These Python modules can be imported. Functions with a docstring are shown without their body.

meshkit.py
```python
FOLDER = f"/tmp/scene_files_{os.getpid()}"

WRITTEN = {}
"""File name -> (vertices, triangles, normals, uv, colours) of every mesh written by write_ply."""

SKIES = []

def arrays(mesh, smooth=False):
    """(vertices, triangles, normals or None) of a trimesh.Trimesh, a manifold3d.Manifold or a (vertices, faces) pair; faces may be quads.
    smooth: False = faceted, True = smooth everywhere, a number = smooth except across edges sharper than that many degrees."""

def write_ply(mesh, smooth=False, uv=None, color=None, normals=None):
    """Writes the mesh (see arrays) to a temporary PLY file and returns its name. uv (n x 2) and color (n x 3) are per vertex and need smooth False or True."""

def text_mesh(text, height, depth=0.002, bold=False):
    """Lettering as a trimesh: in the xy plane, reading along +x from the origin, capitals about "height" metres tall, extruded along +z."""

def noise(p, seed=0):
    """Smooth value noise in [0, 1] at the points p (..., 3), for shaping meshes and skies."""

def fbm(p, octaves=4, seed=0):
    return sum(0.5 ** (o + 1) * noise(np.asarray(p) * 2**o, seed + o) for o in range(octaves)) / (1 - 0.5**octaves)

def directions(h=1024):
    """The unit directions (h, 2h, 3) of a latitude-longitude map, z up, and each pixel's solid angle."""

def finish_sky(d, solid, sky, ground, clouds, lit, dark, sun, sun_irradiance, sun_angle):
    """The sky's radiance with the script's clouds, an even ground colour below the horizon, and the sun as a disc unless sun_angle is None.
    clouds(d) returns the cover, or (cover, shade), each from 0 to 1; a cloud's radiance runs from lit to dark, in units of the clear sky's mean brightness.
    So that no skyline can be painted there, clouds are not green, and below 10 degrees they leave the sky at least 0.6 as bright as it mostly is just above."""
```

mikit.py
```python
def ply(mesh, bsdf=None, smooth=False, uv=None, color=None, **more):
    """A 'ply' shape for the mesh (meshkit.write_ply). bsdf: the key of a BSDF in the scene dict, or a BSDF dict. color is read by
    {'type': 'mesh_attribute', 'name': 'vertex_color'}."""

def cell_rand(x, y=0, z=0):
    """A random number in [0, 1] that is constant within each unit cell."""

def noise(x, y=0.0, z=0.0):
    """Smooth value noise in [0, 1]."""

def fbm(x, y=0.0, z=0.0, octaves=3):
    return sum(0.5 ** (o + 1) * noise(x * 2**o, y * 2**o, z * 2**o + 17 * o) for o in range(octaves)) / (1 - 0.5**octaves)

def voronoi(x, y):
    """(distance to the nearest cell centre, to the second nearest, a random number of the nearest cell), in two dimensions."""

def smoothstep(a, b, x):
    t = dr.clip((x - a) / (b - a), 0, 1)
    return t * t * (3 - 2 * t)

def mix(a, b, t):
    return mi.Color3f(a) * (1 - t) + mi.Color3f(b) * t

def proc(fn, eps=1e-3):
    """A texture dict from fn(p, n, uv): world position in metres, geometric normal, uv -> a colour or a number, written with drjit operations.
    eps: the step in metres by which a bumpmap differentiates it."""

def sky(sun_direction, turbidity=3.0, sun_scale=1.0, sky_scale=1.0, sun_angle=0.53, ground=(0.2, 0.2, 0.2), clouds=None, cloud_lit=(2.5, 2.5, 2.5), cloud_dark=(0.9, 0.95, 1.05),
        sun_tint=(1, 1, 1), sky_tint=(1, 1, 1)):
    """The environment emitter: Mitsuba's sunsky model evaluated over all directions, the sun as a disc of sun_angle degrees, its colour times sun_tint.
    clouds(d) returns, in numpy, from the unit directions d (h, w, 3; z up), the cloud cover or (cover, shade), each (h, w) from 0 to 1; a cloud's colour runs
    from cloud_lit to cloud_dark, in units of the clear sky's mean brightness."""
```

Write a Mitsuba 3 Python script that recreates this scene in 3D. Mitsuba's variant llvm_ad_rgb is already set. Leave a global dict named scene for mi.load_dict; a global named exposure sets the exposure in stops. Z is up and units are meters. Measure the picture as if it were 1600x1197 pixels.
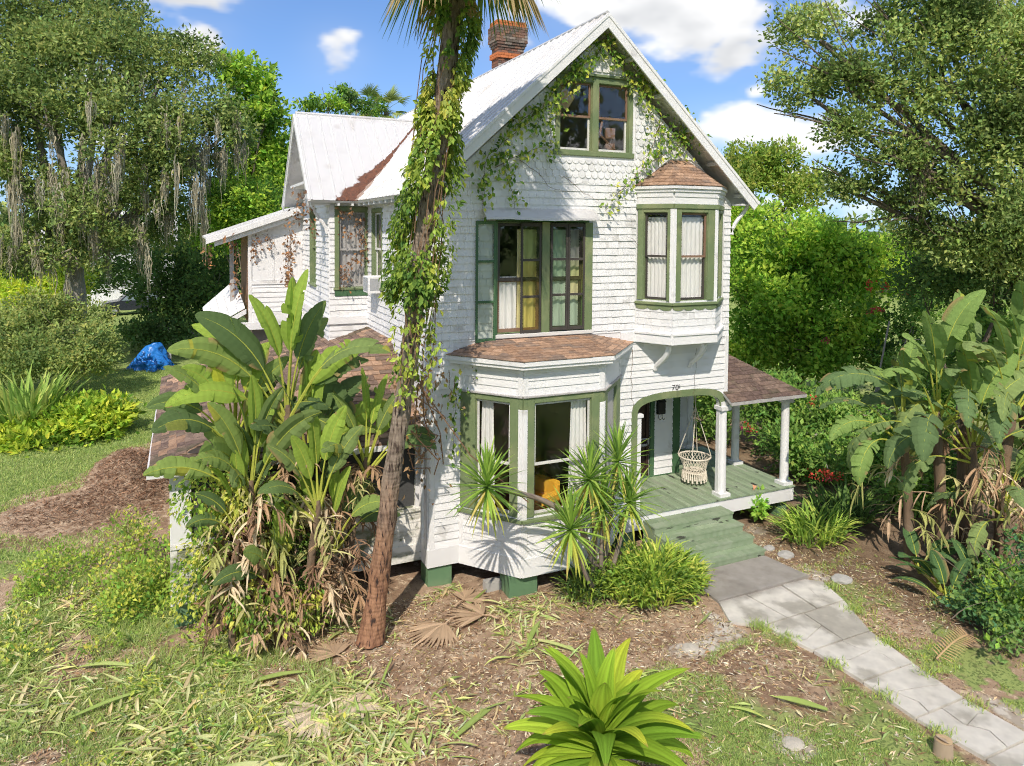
import math, random, numpy as np, trimesh, mitsuba as mi, drjit as dr, mikit, meshkit
from shapely.geometry import Polygon, box as sbox
from shapely import affinity
from shapely.ops import unary_union
rng = np.random.default_rng(7)
random.seed(7)
scene, labels = {}, {}

# ---------------------------------------------------------------- camera, sky, exposure
def _camera():
    yaw, pitch, roll = np.radians([24.657, 2.265, -0.459])
    fw = np.array([np.sin(yaw)*np.cos(pitch), np.cos(yaw)*np.cos(pitch), -np.sin(pitch)])
    r = np.array([np.cos(yaw), -np.sin(yaw), 0.0])
    d = np.cross(fw, r)
    right = r*np.cos(roll)+d*np.sin(roll)
    down = -r*np.sin(roll)+d*np.cos(roll)
    m = np.eye(4)
    m[:3, 0], m[:3, 1], m[:3, 2], m[:3, 3] = -right, -down, fw, (-4.3808, -13.6034, 7.2067)
    return m
scene['camera'] = {'type': 'perspective', 'fov': 2*math.degrees(math.atan(800/1130.476)), 'fov_axis': 'x', 'near_clip': 0.1, 'far_clip': 3000.0,
                   'principal_point_offset_x': -0.00363, 'principal_point_offset_y': 0.16366, 'to_world': mi.ScalarTransform4f(_camera())}
SUN = np.array([-0.375, -0.622, 0.688])
def clouds(d):
    x, y, z = d[..., 0], d[..., 1], d[..., 2]
    az = np.degrees(np.arctan2(x, y)) - 24.66
    el = np.degrees(np.arcsin(np.clip(z, -1, 1)))
    q = np.stack([az/9, el/4.5, az*0+1.3], -1)
    n = meshkit.fbm(q, 5, 3)*0.55 + meshkit.fbm(q*3.1, 5, 9)*0.45
    cover = np.zeros_like(n)
    for a, e, ra, re, s in CLOUDS:
        g = np.exp(-((az-a)/ra)**2-((el-e)/re)**2)
        cover = np.maximum(cover, s*g)
    wide = 0.72*np.clip((meshkit.fbm(np.stack([x*2.6, y*2.6, z*5], -1), 4, 5)-0.40)*5, 0, 1)*np.clip((np.abs(az)-40)/12, 0, 1)
    cover = np.maximum(cover, wide)
    c = np.clip((cover + (n-0.5)*2.2 - 0.36)*2.5, 0, 1)
    c = c*c*(3-2*c)
    c = np.maximum(c, np.clip(cover*0.16*(0.4+n), 0, .2))
    shade = np.clip((meshkit.fbm(q*1.7+4, 5, 21)-0.42)*1.9+np.clip((cover-.75)*.5, 0, .2), 0, .6)
    return np.where(el > 0.5, c, 0), shade
CLOUDS = [(8, 17, 8, 3.2, 1.0), (12.5, 15.2, 6, 2.6, 1.0), (17, 13.4, 2.6, 2.0, .95), (0, 14.5, 3.6, 3.2, .85), (-14, 12.9, 2.3, 2.3, .85), (-25.5, 16.8, 5, 2.0, .95), (-23, 13.4, 2.2, 1.8, .75),
          (18, 8.0, 5, 1.9, .9), (22.5, 6.8, 5, 1.9, .9), (18.2, 10.3, 1.3, .8, .75), (24, 15.5, 5, 1.6, .6), (33, 15, 6, 2.5, .7), (-31, 8, 6, 4, .5), (14, 3, 22, 3, .55), (6, 22, 9, 3, .7)]
scene['daylight'] = mikit.sky(SUN.tolist(), turbidity=2.4, clouds=clouds, cloud_lit=(3.0, 3.0, 3.0), cloud_dark=(1.25, 1.33, 1.45), sky_tint=(1.15, 1.3, 1.68), sun_tint=(.93, 1.02, 1.21), ground=(.16, .17, .1))
exposure = 1.64

# ---------------------------------------------------------------- helpers
def arr(*a): return np.array(a, float)
def unit(v): v = np.asarray(v, float); return v/np.linalg.norm(v)
class MB:
    """collects pieces of one mesh"""
    def __init__(s): s.v, s.f, s.c, s.n = [], [], [], 0
    def add(s, v, f, c=None):
        v = np.asarray(v, float).reshape(-1, 3); f = np.asarray(f, int).reshape(-1, 3)
        s.v.append(v); s.f.append(f+s.n); s.n += len(v)
        if c is not None: s.c.append(np.broadcast_to(np.asarray(c, float), v.shape))
        return s
    def box(s, lo, hi, c=None):
        x0, y0, z0 = lo; x1, y1, z1 = hi
        v = [[x, y, z] for x in (x0, x1) for y in (y0, y1) for z in (z0, z1)]
        return s.add(v, BOXF, c)
    def fbox(s, fr, u0, u1, v0, v1, d0, d1, c=None, ch=0):
        """box in a wall frame; ch chamfers the outer (d1) edges"""
        if ch:
            p = [(u0, v0, d0), (u1, v0, d0), (u1, v1, d0), (u0, v1, d0), (u0, v0, d1-ch), (u1, v0, d1-ch), (u1, v1, d1-ch), (u0, v1, d1-ch),
                 (u0+ch, v0+ch, d1), (u1-ch, v0+ch, d1), (u1-ch, v1-ch, d1), (u0+ch, v1-ch, d1)]
            f = []
            for a in (0, 4):
                for i in range(4):
                    j = (i+1) % 4
                    f += [(a+i, a+j, a+4+j), (a+i, a+4+j, a+4+i)]
            f += [(8, 9, 10), (8, 10, 11), (0, 2, 1), (0, 3, 2)]
            return s.add([fr(*q) for q in p], f, c)
        v = [fr(u, w, d) for u in (u0, u1) for w in (v0, v1) for d in (d0, d1)]
        return s.add(v, BOXF, c)
    def tube(s, pts, rad, sides=6, c=None, cap=True):
        p = np.asarray(pts, float); r = np.broadcast_to(np.asarray(rad, float), (len(p),))
        t = np.gradient(p, axis=0); t /= np.linalg.norm(t, axis=1, keepdims=True)+1e-12
        a = np.cross(t, [0, 0, 1.0]); bad = np.linalg.norm(a, axis=1) < .15
        a[bad] = np.cross(t[bad], [1.0, 0.02, 0]); a /= np.linalg.norm(a, axis=1, keepdims=True)+1e-12
        b = np.cross(t, a); g = np.arange(sides)*2*np.pi/sides
        v = (p[:, None]+r[:, None, None]*(np.cos(g)[None, :, None]*a[:, None]+np.sin(g)[None, :, None]*b[:, None])).reshape(-1, 3)
        i, j = np.meshgrid(np.arange(len(p)-1), np.arange(sides), indexing='ij')
        k = (j+1) % sides
        f = np.concatenate([np.stack([i*sides+j, (i+1)*sides+k, i*sides+k], -1).reshape(-1, 3), np.stack([i*sides+j, (i+1)*sides+j, (i+1)*sides+k], -1).reshape(-1, 3)])
        if cap:
            m = len(v); v = np.vstack([v, p[-1:], p[:1]])
            jj = np.arange(sides); kk = (jj+1) % sides; o = (len(p)-1)*sides
            f = np.vstack([f, np.stack([o+jj, np.full(sides, m), o+kk], 1), np.stack([jj, kk, np.full(sides, m+1)], 1)])
        return s.add(v, f, c)
    def prism(s, fr, poly, d0, d1, c=None, back=False):
        """a polygon of a frame as a slab: d1(u, v) is the outer face, d0 the inner"""
        ring = np.array(poly.exterior.coords)[:-1]
        if not poly.exterior.is_ccw: ring = ring[::-1]
        holes = [np.array(h.coords)[:-1] for h in poly.interiors]
        if len(ring) <= 8 and not holes and poly.convex_hull.area-poly.area < 1e-6:
            p2 = ring; f2 = np.array([(0, i, i+1) for i in range(1, len(ring)-1)])
        else:
            p2, f2 = trimesh.creation.triangulate_polygon(poly, engine='earcut')
            a = p2[f2]; cr = (a[:, 1, 0]-a[:, 0, 0])*(a[:, 2, 1]-a[:, 0, 1])-(a[:, 1, 1]-a[:, 0, 1])*(a[:, 2, 0]-a[:, 0, 0])
            f2 = np.where((cr < 0)[:, None], f2[:, ::-1], f2)
        D1 = d1 if callable(d1) else (lambda u, v: d1)
        s.add([fr(u, v, D1(u, v)) for u, v in p2], f2, c)
        if back: s.add([fr(u, v, d0) for u, v in p2], f2[:, ::-1], c)
        for k, rg in enumerate([ring]+holes):
            n = len(rg); v = [fr(u, w, D1(u, w)) for u, w in rg]+[fr(u, w, d0) for u, w in rg]
            f = []
            area = 0.5*sum(rg[i][0]*rg[(i+1) % n][1]-rg[(i+1) % n][0]*rg[i][1] for i in range(n))
            for i in range(n):
                j = (i+1) % n; q = [(i, n+i, n+j), (i, n+j, j)]
                f += q if area*(1 if k == 0 else 1) > 0 else [(a, c2, b2) for a, b2, c2 in q] if k == 0 else q
            s.add(v, f, c)
        return s
    def get(s):
        v = np.vstack(s.v); f = np.vstack(s.f); c = np.vstack(s.c) if s.c else None
        return v, f, c
BOXF = [(0, 1, 3), (0, 3, 2), (4, 6, 7), (4, 7, 5), (0, 4, 5), (0, 5, 1), (2, 3, 7), (2, 7, 6), (0, 2, 6), (0, 6, 4), (1, 5, 7), (1, 7, 3)]
class Frame:
    def __init__(s, O, U, V=(0, 0, 1)): s.O, s.U, s.V = arr(*O), unit(U), unit(V); s.N = np.cross(s.U, s.V)
    def __call__(s, u, v, d=0.0): return s.O+s.U*u+s.V*v+s.N*d
    def shift(s, d): return Frame(s.O+s.N*d, s.U, s.V)
COUNT, LEAFY = {}, {'leaf': 1.75, 'glossy_leaf': 1.7, 'dry_leaf': 1.35}
def num(key):
    n = COUNT.get(key, 0); COUNT[key] = n+1
    return key if n == 0 else f'{key}_{n:03d}'
def put(key, mb, mat, smooth=False):
    k = num(key)
    v, f, c = mb.get()
    if mat in LEAFY: c = np.clip(c*LEAFY[mat], 0, .92)
    scene[k] = mikit.ply((v, f), mat, smooth=smooth, color=c)
    return k
def lab(key, label=None, cat=None, group=None, kind=None):
    e = labels.setdefault(key, {})
    for a, b in (('label', label), ('category', cat), ('group', group), ('kind', kind)):
        if b: e[a] = b
    return key
def polys(g): return [p for p in (getattr(g, 'geoms', None) or [g]) if p.geom_type == 'Polygon' and p.area > 2e-4]
class Pieces:
    """puts alike pieces as entries of their own up to a limit, the rest as one part"""
    def __init__(s, holder, name, limit=300): s.key, s.limit, s.n, s.rest = f'{holder}__{name}', limit, 0, {}
    def put(s, mb, mat):
        if s.n < s.limit: put(s.key, mb, mat); s.n += 1
        else:
            r = s.rest.setdefault(mat, MB); 
            if r is MB: r = s.rest[mat] = MB()
            v, f, c = mb.get(); r.add(v, f)
    def end(s):
        for mat, r in s.rest.items(): lab(put(s.key+'_field', r, mat), kind='stuff')

# ---------------------------------------------------------------- materials
S, M3 = mikit.smoothstep, mikit.mix
def B(name, fn, rough=.6, spec=.35, bump=None, bs=.004, eps=2e-3, metallic=0.0, two=True):
    col = mikit.proc(fn) if callable(fn) else ({'type': 'mesh_attribute', 'name': 'vertex_color'} if fn == 'vc' else {'type': 'rgb', 'value': list(fn)})
    b = {'type': 'principled', 'base_color': col, 'roughness': rough, 'specular': spec, 'metallic': metallic}
    if bump: b = {'type': 'bumpmap', 'arbitrary': mikit.proc(bump, eps), 'scale': bs, 'bsdf': b}
    scene[name] = {'type': 'twosided', 'bsdf': b} if two else b
    return name
def white_fn(base, k, dirt):
    def fn(p, n, uv):
        big = mikit.fbm(p.x*.9+k, p.y*.9, p.z*1.1, 3)
        streak = mikit.fbm(p.x*6.5+k, p.y*6.5, p.z*.7, 2)
        g = S(.50, .74, big*.6+streak*.4)*dirt
        peel = S(.64, .72, mikit.fbm(p.x*3.2, p.y*3.2+k, p.z*5, 2))
        c = M3(base, (.47, .465, .44), g)
        c = M3(c, (.40, .385, .36), peel*.45*S(.48, .62, big))
        return c
    return fn
for i, (b, d) in enumerate((((.70, .70, .70), .28), ((.67, .67, .67), .40), ((.72, .72, .72), .18))):
    B(f'white_paint_{i}', white_fn(b, i*7.3, d), .55, .35)
WHITES = ['white_paint_0', 'white_paint_1', 'white_paint_2', 'white_paint_0']
def wh(): return WHITES[rng.integers(4)]
def mossy(p, n, uv):
    a = mikit.fbm(p.x*2.1, p.y*2.1, p.z*5, 4); b = mikit.fbm(p.x*9, p.y*9, p.z*9, 3)
    return M3(M3((.70, .69, .64), (.36, .36, .30), S(.4, .65, a)), (.17, .19, .11), S(.52, .66, b*.5+a*.5))
B('mossy_white', mossy, .8)
def green_fn(base, k):
    def fn(p, n, uv):
        w = mikit.fbm(p.x*3+k, p.y*3, p.z*2.2, 3); g = mikit.noise(p.x*9, p.y*9, p.z*3)
        c = M3(base, [base[0]*1.45, base[1]*1.25, base[2]*1.3], S(.45, .75, w))
        return M3(c, (.06, .08, .05), S(.68, .8, w*.6+g*.4)*.6)
    return fn
B('green_trim', green_fn((.155, .205, .10), 0), .55)
B('green_dark', green_fn((.055, .125, .06), 4), .5)
B('green_pier', green_fn((.115, .21, .11), 8), .7)
def deck(p, n, uv):
    w = mikit.fbm(p.x*2.2, p.y*1.3, p.z*2, 4); g = mikit.fbm(p.x*12, p.y*2.0, p.z*3, 2)
    c = M3((.215, .285, .175), (.275, .335, .225), S(.35, .7, w*.5+g*.5))
    c = M3(c, (.34, .36, .29), S(.60, .75, mikit.fbm(p.x*1.4+3, p.y*3.4, p.z*4, 3))*.4)
    return M3(c, (.06, .065, .05), S(.70, .75, mikit.fbm(p.x*3.1, p.y*3.1, p.z*9, 3)))
B('deck_green', deck, .65)
for i_, g_ in ((1, .86), (2, 1.1)):
    B(f'deck_green_{i_}', lambda p, n, uv, g_=g_: deck(p+mi.Vector3f(g_*3, 0, 0), n, uv)*g_, .65)
ROTY = 0
def rust(p, n, uv):
    # rust and dead leaves caught in the valley between the main roof and the wing roof
    t = (p.z-7.88)/2.5
    dv = dr.abs((p.x+.45)*.735-(p.y-4.8)*.69)   # distance from the valley line, on plan
    nz = mikit.fbm(p.x*5, p.y*5, p.z*5, 4)
    w = (.34*S(.62, .05, t)+.03)*(.3+nz*1.4)
    r = S(1.0, .75, dv/w)*S(-.2, -.05, t)
    dirt = S(.5, .75, mikit.fbm(p.x*.8, p.y*.8, p.z*1.5, 4))
    c = M3((.55, .55, .55), (.45, .44, .425), dirt*.8)
    c = M3(c, (.40, .37, .33), S(.62, .72, mikit.fbm(p.x*1.7+5, p.y*1.7, p.z*.6, 3))*.4)
    return M3(c, M3((.20, .085, .045), (.09, .05, .035), mikit.noise(p.x*22, p.y*22, p.z*22)), r)
B('metal_roof', rust, .42, .45)
for i, c in enumerate(((.33, .215, .145), (.28, .175, .115), (.38, .25, .17), (.235, .155, .11))):
    def fn(p, n, uv, c=c, i=i):
        g = mikit.noise(p.x*22, p.y*22, p.z*22); w = mikit.fbm(p.x*1.6+i*3, p.y*1.6, p.z*1.6, 4)
        return M3(M3(c, (.20, .15, .12), S(.45, .7, w)), (.07, .055, .045), S(.72, .85, w*.5+g*.5))*(.75+.5*g)
    B(f'shingle_{i}', fn, .9, .15)
for i, c in enumerate(((.17, .12, .095), (.135, .095, .08), (.20, .145, .115))):
    def fn(p, n, uv, c=c, i=i):
        g = mikit.noise(p.x*22, p.y*22, p.z*22); w = mikit.fbm(p.x*1.9+i*3, p.y*1.9, p.z*1.9, 4)
        return M3(c, (.10, .085, .06), S(.45, .7, w))*(.7+.6*g)
    B(f'old_shingle_{i}', fn, .95, .1)
def wood_fn(a, b):
    def fn(p, n, uv):
        return M3(a, b, mikit.fbm(p.x*12, p.y*12, p.z*2.5, 4))
    return fn
B('bare_wood', wood_fn((.16, .085, .05), (.26, .17, .12)), .7)
B('dark_wood', wood_fn((.03, .017, .013), (.055, .03, .022)), .5)
B('grey_wood', wood_fn((.30, .29, .28), (.46, .45, .44)), .8)
B('tan_board', wood_fn((.42, .30, .17), (.50, .37, .22)), .8)
B('interior', (.26, .235, .20), .9)
B('interior_floor', wood_fn((.13, .075, .04), (.19, .11, .06)), .4)
B('cloth', wood_fn((.62, .62, .60), (.72, .72, .70)), .95, .1)
B('yellow_cloth', (.75, .42, .04), .8)
B('black_metal', (.018, .018, .02), .35, .5)
B('grey_metal', (.32, .33, .34), .4, .5)
B('dark_sash', wood_fn((.035, .033, .03), (.08, .07, .06)), .6)
B('pale_sash', white_fn((.62, .61, .58), 3, 1.0), .7)
B('rope', (.66, .60, .50), .9)
def brick_c(p, n, uv):
    w = mikit.fbm(p.x*3, p.y*3, p.z*4, 4)
    return w
B('brick', 'vc', .9, .1)
B('concrete_block', wood_fn((.34, .33, .31), (.42, .41, .38)), .9)
def conc(p, n, uv):
    w = mikit.fbm(p.x*.8, p.y*.8, 0, 4); g = mikit.fbm(p.x*7, p.y*7, 3, 3); st = S(.42, .66, mikit.fbm(p.x*2.3+7, p.y*2.3, 1, 4))
    dark = S(-2.2, -2.75, p.y)
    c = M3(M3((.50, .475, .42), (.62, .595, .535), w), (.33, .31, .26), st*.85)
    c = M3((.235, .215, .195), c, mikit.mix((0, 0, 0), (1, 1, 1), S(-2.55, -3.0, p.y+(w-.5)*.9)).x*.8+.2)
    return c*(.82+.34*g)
B('concrete', conc, .85, .2, bump=lambda p, n, uv: mikit.fbm(p.x*60, p.y*60, 0, 3), bs=.006)
scene['pane_glass'] = {'type': 'thindielectric', 'int_ior': 1.5}
for k, c in (('glass_green', (.74, .84, .74)), ('glass_yellow', (.92, .89, .66)), ('glass_smoke', (.62, .60, .64)), ('glass_clear', (.8, .84, .8))):
    scene[k] = {'type': 'thindielectric', 'int_ior': 1.5, 'specular_transmittance': {'type': 'rgb', 'value': list(c)}}

def palm_bark(p, n, uv):
    w = mikit.fbm(p.x*10, p.y*10, p.z*2.2, 4); g = mikit.fbm(p.x*42, p.y*42, p.z*6, 3); lo = S(3.4, 1.0, p.z+(w-.5)*1.6)
    c = M3(M3((.29, .235, .185), (.15, .115, .09), S(.35, .65, g*.6+w*.4)), M3((.36, .17, .085), (.20, .09, .05), S(.35, .65, g*.6+w*.4)), lo*.75)
    return M3(c, (.05, .035, .03), S(.60, .72, g))
B('palm_bark', palm_bark, .9, .15, bump=lambda p, n, uv: mikit.fbm(p.x*26, p.y*26, p.z*5, 4)*.7+mikit.noise(p.x*5, p.y*5, p.z*30)*.3, bs=.05, eps=3e-3)
# ================================================================ the house
H = 'house'
FW = Frame((0, 0, 0), (1, 0, 0))                       # front wall, y = 0
LW = Frame((0, 0, 0), (0, -1, 0))                      # left wall, x = 0 (u = -y)
WF = Frame((-1, 5.2, 0), (1, 0, 0))                    # wing, front
WL = Frame((-1, 5.2, 0), (0, -1, 0))                   # wing, left face
SF = Frame((-4.65, .44, 0), (1, 0, 0))                 # side room, front
RF = Frame((-2.62, 9.6, 0), (1, 0, 0))                 # rear room, front
def R(u0, v0, u1, v1): return sbox(min(u0, u1), min(v0, v1), max(u0, u1), max(v0, v1))
def clad(fr, region, pieces, v0, v1, e, mats, width=None, proud=.036, over=.012, scale_cut=None, jit=0.0, gap=.003, bend=None, tilt=None):
    """courses of boards (width None) or shingles laid over a region of a frame"""
    n = int(math.ceil((v1-v0)/e)); xmin, _, xmax, _ = region.bounds
    for i in range(n):
        a = v0+i*e; b = min(a+e+over, v1+over); row = None
        if width is None: cells = [R(xmin-1, a, xmax+1, b)]
        else:
            cells, x = [], xmin-width*rng.random()
            if scale_cut: x = xmin-width*(.5 if i % 2 else 1)
            while x < xmax:
                w = width if scale_cut else width*rng.uniform(.72, 1.28)
                if scale_cut:
                    q = [(x+gap, b+e*.35), (x+gap, a+scale_cut)]+[(x+w/2+(w/2-gap)*math.cos(t), a+scale_cut-scale_cut*math.sin(t)) for t in np.linspace(math.pi, 2*math.pi, 7)[1:-1]*-1][::-1 if False else 1]
                    q = [(x+gap, b+e*.35)]+[(x+w/2-(w/2-gap)*math.cos(t), a+scale_cut*(1-math.sin(t))) for t in np.linspace(0, math.pi, 8)]+[(x+w-gap, b+e*.35)]
                    cells.append(Polygon(q))
                else:
                    da = rng.uniform(-jit, jit)
                    cells.append(R(x+gap/2, a+da, x+w-gap/2, b))
                x += w
        for cell in cells:
            for pg in polys(cell.intersection(region)):
                t0 = proud*rng.uniform(.85, 1.2) if width else proud
                tl = rng.uniform(-jit, jit)*.6
                L = (b-a)+(e*.35 if scale_cut else 0)
                um = pg.centroid.x
                f = lambda u, v: max(.0015, t0*(1-.82*(v-a)/L)+tl*(u-um))
                pieces.put(MB().prism(fr, pg, -.002, f), mats())
def opening_wall(key, fr, poly, mat='interior', t=.12, parent=H):
    m = MB()
    for pg in polys(poly): m.prism(fr.shift(-t), pg, 0, t-.004, back=True)
    return put(f'{parent}__{key}', m, mat)
def trim(fr, u0, u1, v0, v1, d, key, mat, base=-.002, ch=.006):
    return put(key, MB().fbox(fr, u0, u1, v0, v1, base, d, ch=ch), mat)
def window(fr, u0, u1, z0, z1, casing=.11, cmat='green_trim', smat='dark_sash', sill=True, head=None, glass='pane_glass', sash=.04, split=.5, lowmat=None, ca=None, two=True):
    """double-hung window: casing, sashes, panes, sill"""
    k = num(f'{H}__window'); c = MB(); d = .034
    cl, cr, ct = ca or (casing, casing, casing)
    if cl: c.fbox(fr, u0-cl, u0, z0-.001, z1+ct, -.01, d, ch=.007)
    if cr: c.fbox(fr, u1, u1+cr, z0-.001, z1+ct, -.01, d, ch=.007)
    if ct: c.fbox(fr, u0+.0005, u1-.0005, z1, z1+ct, -.01, d-.003, ch=.007)
    for a, b in ((u0-.003, u0+.012), (u1-.012, u1+.003)): c.fbox(fr, a, b, z0, z1, -.125, -.005)
    c.fbox(fr, u0, u1, z1-.012, z1+.003, -.125, -.005); c.fbox(fr, u0, u1, z0-.003, z0+.01, -.125, -.005)
    put(k+'__casing', c, cmat)
    if sill: put(k+'__sill', MB().fbox(fr, u0-cl-.03, u1+cr+.03, z0-.06, z0-.002, -.01, .075, ch=.008), cmat)
    if head: put(k+'__head', MB().fbox(fr, u0-cl-.04, u1+cr+.04, z1+ct+.001, z1+ct+.05, -.01, .08, ch=.008), cmat)
    zm = z0+(z1-z0)*split; e = .014
    for a, b, dd, mt in ((zm-.02, z1-e, -.055, smat), (z0+e, zm+.02, -.088, lowmat or smat)) if two else ((z0+e, z1-e, -.06, smat),):
        m = MB(); U0, U1 = u0+e, u1-e
        m.fbox(fr, U0, U0+sash, a, b, dd-.016, dd+.016); m.fbox(fr, U1-sash, U1, a, b, dd-.016, dd+.016)
        m.fbox(fr, U0+sash, U1-sash, b-sash, b, dd-.0155, dd+.0155); m.fbox(fr, U0+sash, U1-sash, a, a+sash*1.2, dd-.0155, dd+.0155)
        put(k+'__sash', m, mt)
        q = [fr(U0+sash, a+sash, dd), fr(U1-sash, a+sash, dd), fr(U1-sash, b-sash, dd), fr(U0+sash, b-sash, dd)]
        put(k+'__pane', MB().add(q, [(0, 1, 2), (0, 2, 3)]), glass)
    return k
def curtain(fr, u0, u1, z0, z1, d, label, waves=6, flare=0.0, mat='cloth', hem=0):
    n, m = max(8, waves*8), 6
    t = np.linspace(0, 1, n); s = np.linspace(0, 1, m)
    v = []
    for b in s:
        for a in t:
            u = u0+(u1-u0)*a+flare*(1-b)*(a-.5)
            v.append(fr(u, z0+(z1-z0)*b+hem*math.sin(a*waves*math.pi*2)*(1-b), d+.025*math.sin(a*waves*2*math.pi+b*.8)*(1-.35*b)))
    i, j = np.meshgrid(np.arange(m-1), np.arange(n-1), indexing='ij'); a = i*n+j
    f = np.concatenate([np.stack([a, a+1, a+n+1], -1).reshape(-1, 3), np.stack([a, a+n+1, a+n], -1).reshape(-1, 3)])
    return lab(put('curtain', MB().add(v, f), mat, smooth=True), label, 'curtain', 'pale curtains inside the windows')

# ---------------------------------------------------------------- shell: walls with their openings
BAY1 = [(.66, 0), (1.54, -1.1), (3.33, -1.1), (4.43, 0)]
BAY2 = [(4.86, 0), (5.28, -.75), (6.45, -.75), (7.24, 0)]
WIN2 = (1.41, 5.03, 3.60, 7.36)
GW = (2.76, 8.80, 4.66, 10.44)
def arch(grow=0.0, cx=6.10, z0=.8):
    a, top, zs = 1.345+grow, 3.645+grow-.155, 2.98
    b = top-zs; p = []
    for t in np.linspace(0, math.pi, 29):
        c, s = math.cos(t), math.sin(t)
        p.append((cx+a*math.copysign(abs(c)**.62, c), zs+b*abs(s)**.62))
    return Polygon([(cx+a, z0)]+p+[(cx-a, z0)])
ARCH_IN, ARCH_OUT = arch(-.16), arch(0)
gable = Polygon([(0, .45), (7.5, .45), (7.5, 7.85), (3.75, 11.28), (0, 7.85)])
front = gable.difference(R(.66, .3, 4.43, 4.62)).difference(R(WIN2[0], WIN2[1], WIN2[2], WIN2[3])).difference(R(4.86, 4.72, 7.24, 8.1)).difference(R(GW[0], GW[1], GW[2], GW[3])).difference(ARCH_IN).difference(R(4.9, .3, 7.3, .85))
opening_wall('front_wall', FW, front, 'white_paint_0')
W3 = (-4.60, 5.75, -3.72, 7.6)      # narrow window in the left wall behind the palm
left = Polygon([(-15.5, .45), (-.12, .45), (-.12, 7.85), (-15.5, 7.85)]).difference(R(*W3))
opening_wall('left_wall', LW, left, 'white_paint_1')
m = MB(); m.box((7.38, 1.82, .45), (7.496, 15.5, 7.85)); m.box((7.38, .12, 4.30), (7.496, 1.82, 7.85)); put(H+'__right_wall', m, 'white_paint_1')
put(H+'__back_wall', MB().prism(Frame((0, 15.5, 0), (1, 0, 0)), gable, 0, .1, back=True), 'white_paint_1')
m = MB()
for z, a in ((.44, .16), (4.28, .2), (7.82, .1)): m.box((.13, .13, z), (7.37, 15.4, z+a))
put(H+'__floor_slab', m, 'interior_floor')
put(H+'__partition_wall', MB().box((.13, 4.6, .62), (7.37, 4.7, 7.8)).box((4.5, .13, .62), (4.6, 4.6, 4.27)).box((4.5, .13, 4.5), (4.6, 4.6, 7.8)).box((1.7, 5.5, 7.95), (5.8, 5.6, 8.9)), 'interior')

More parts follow.
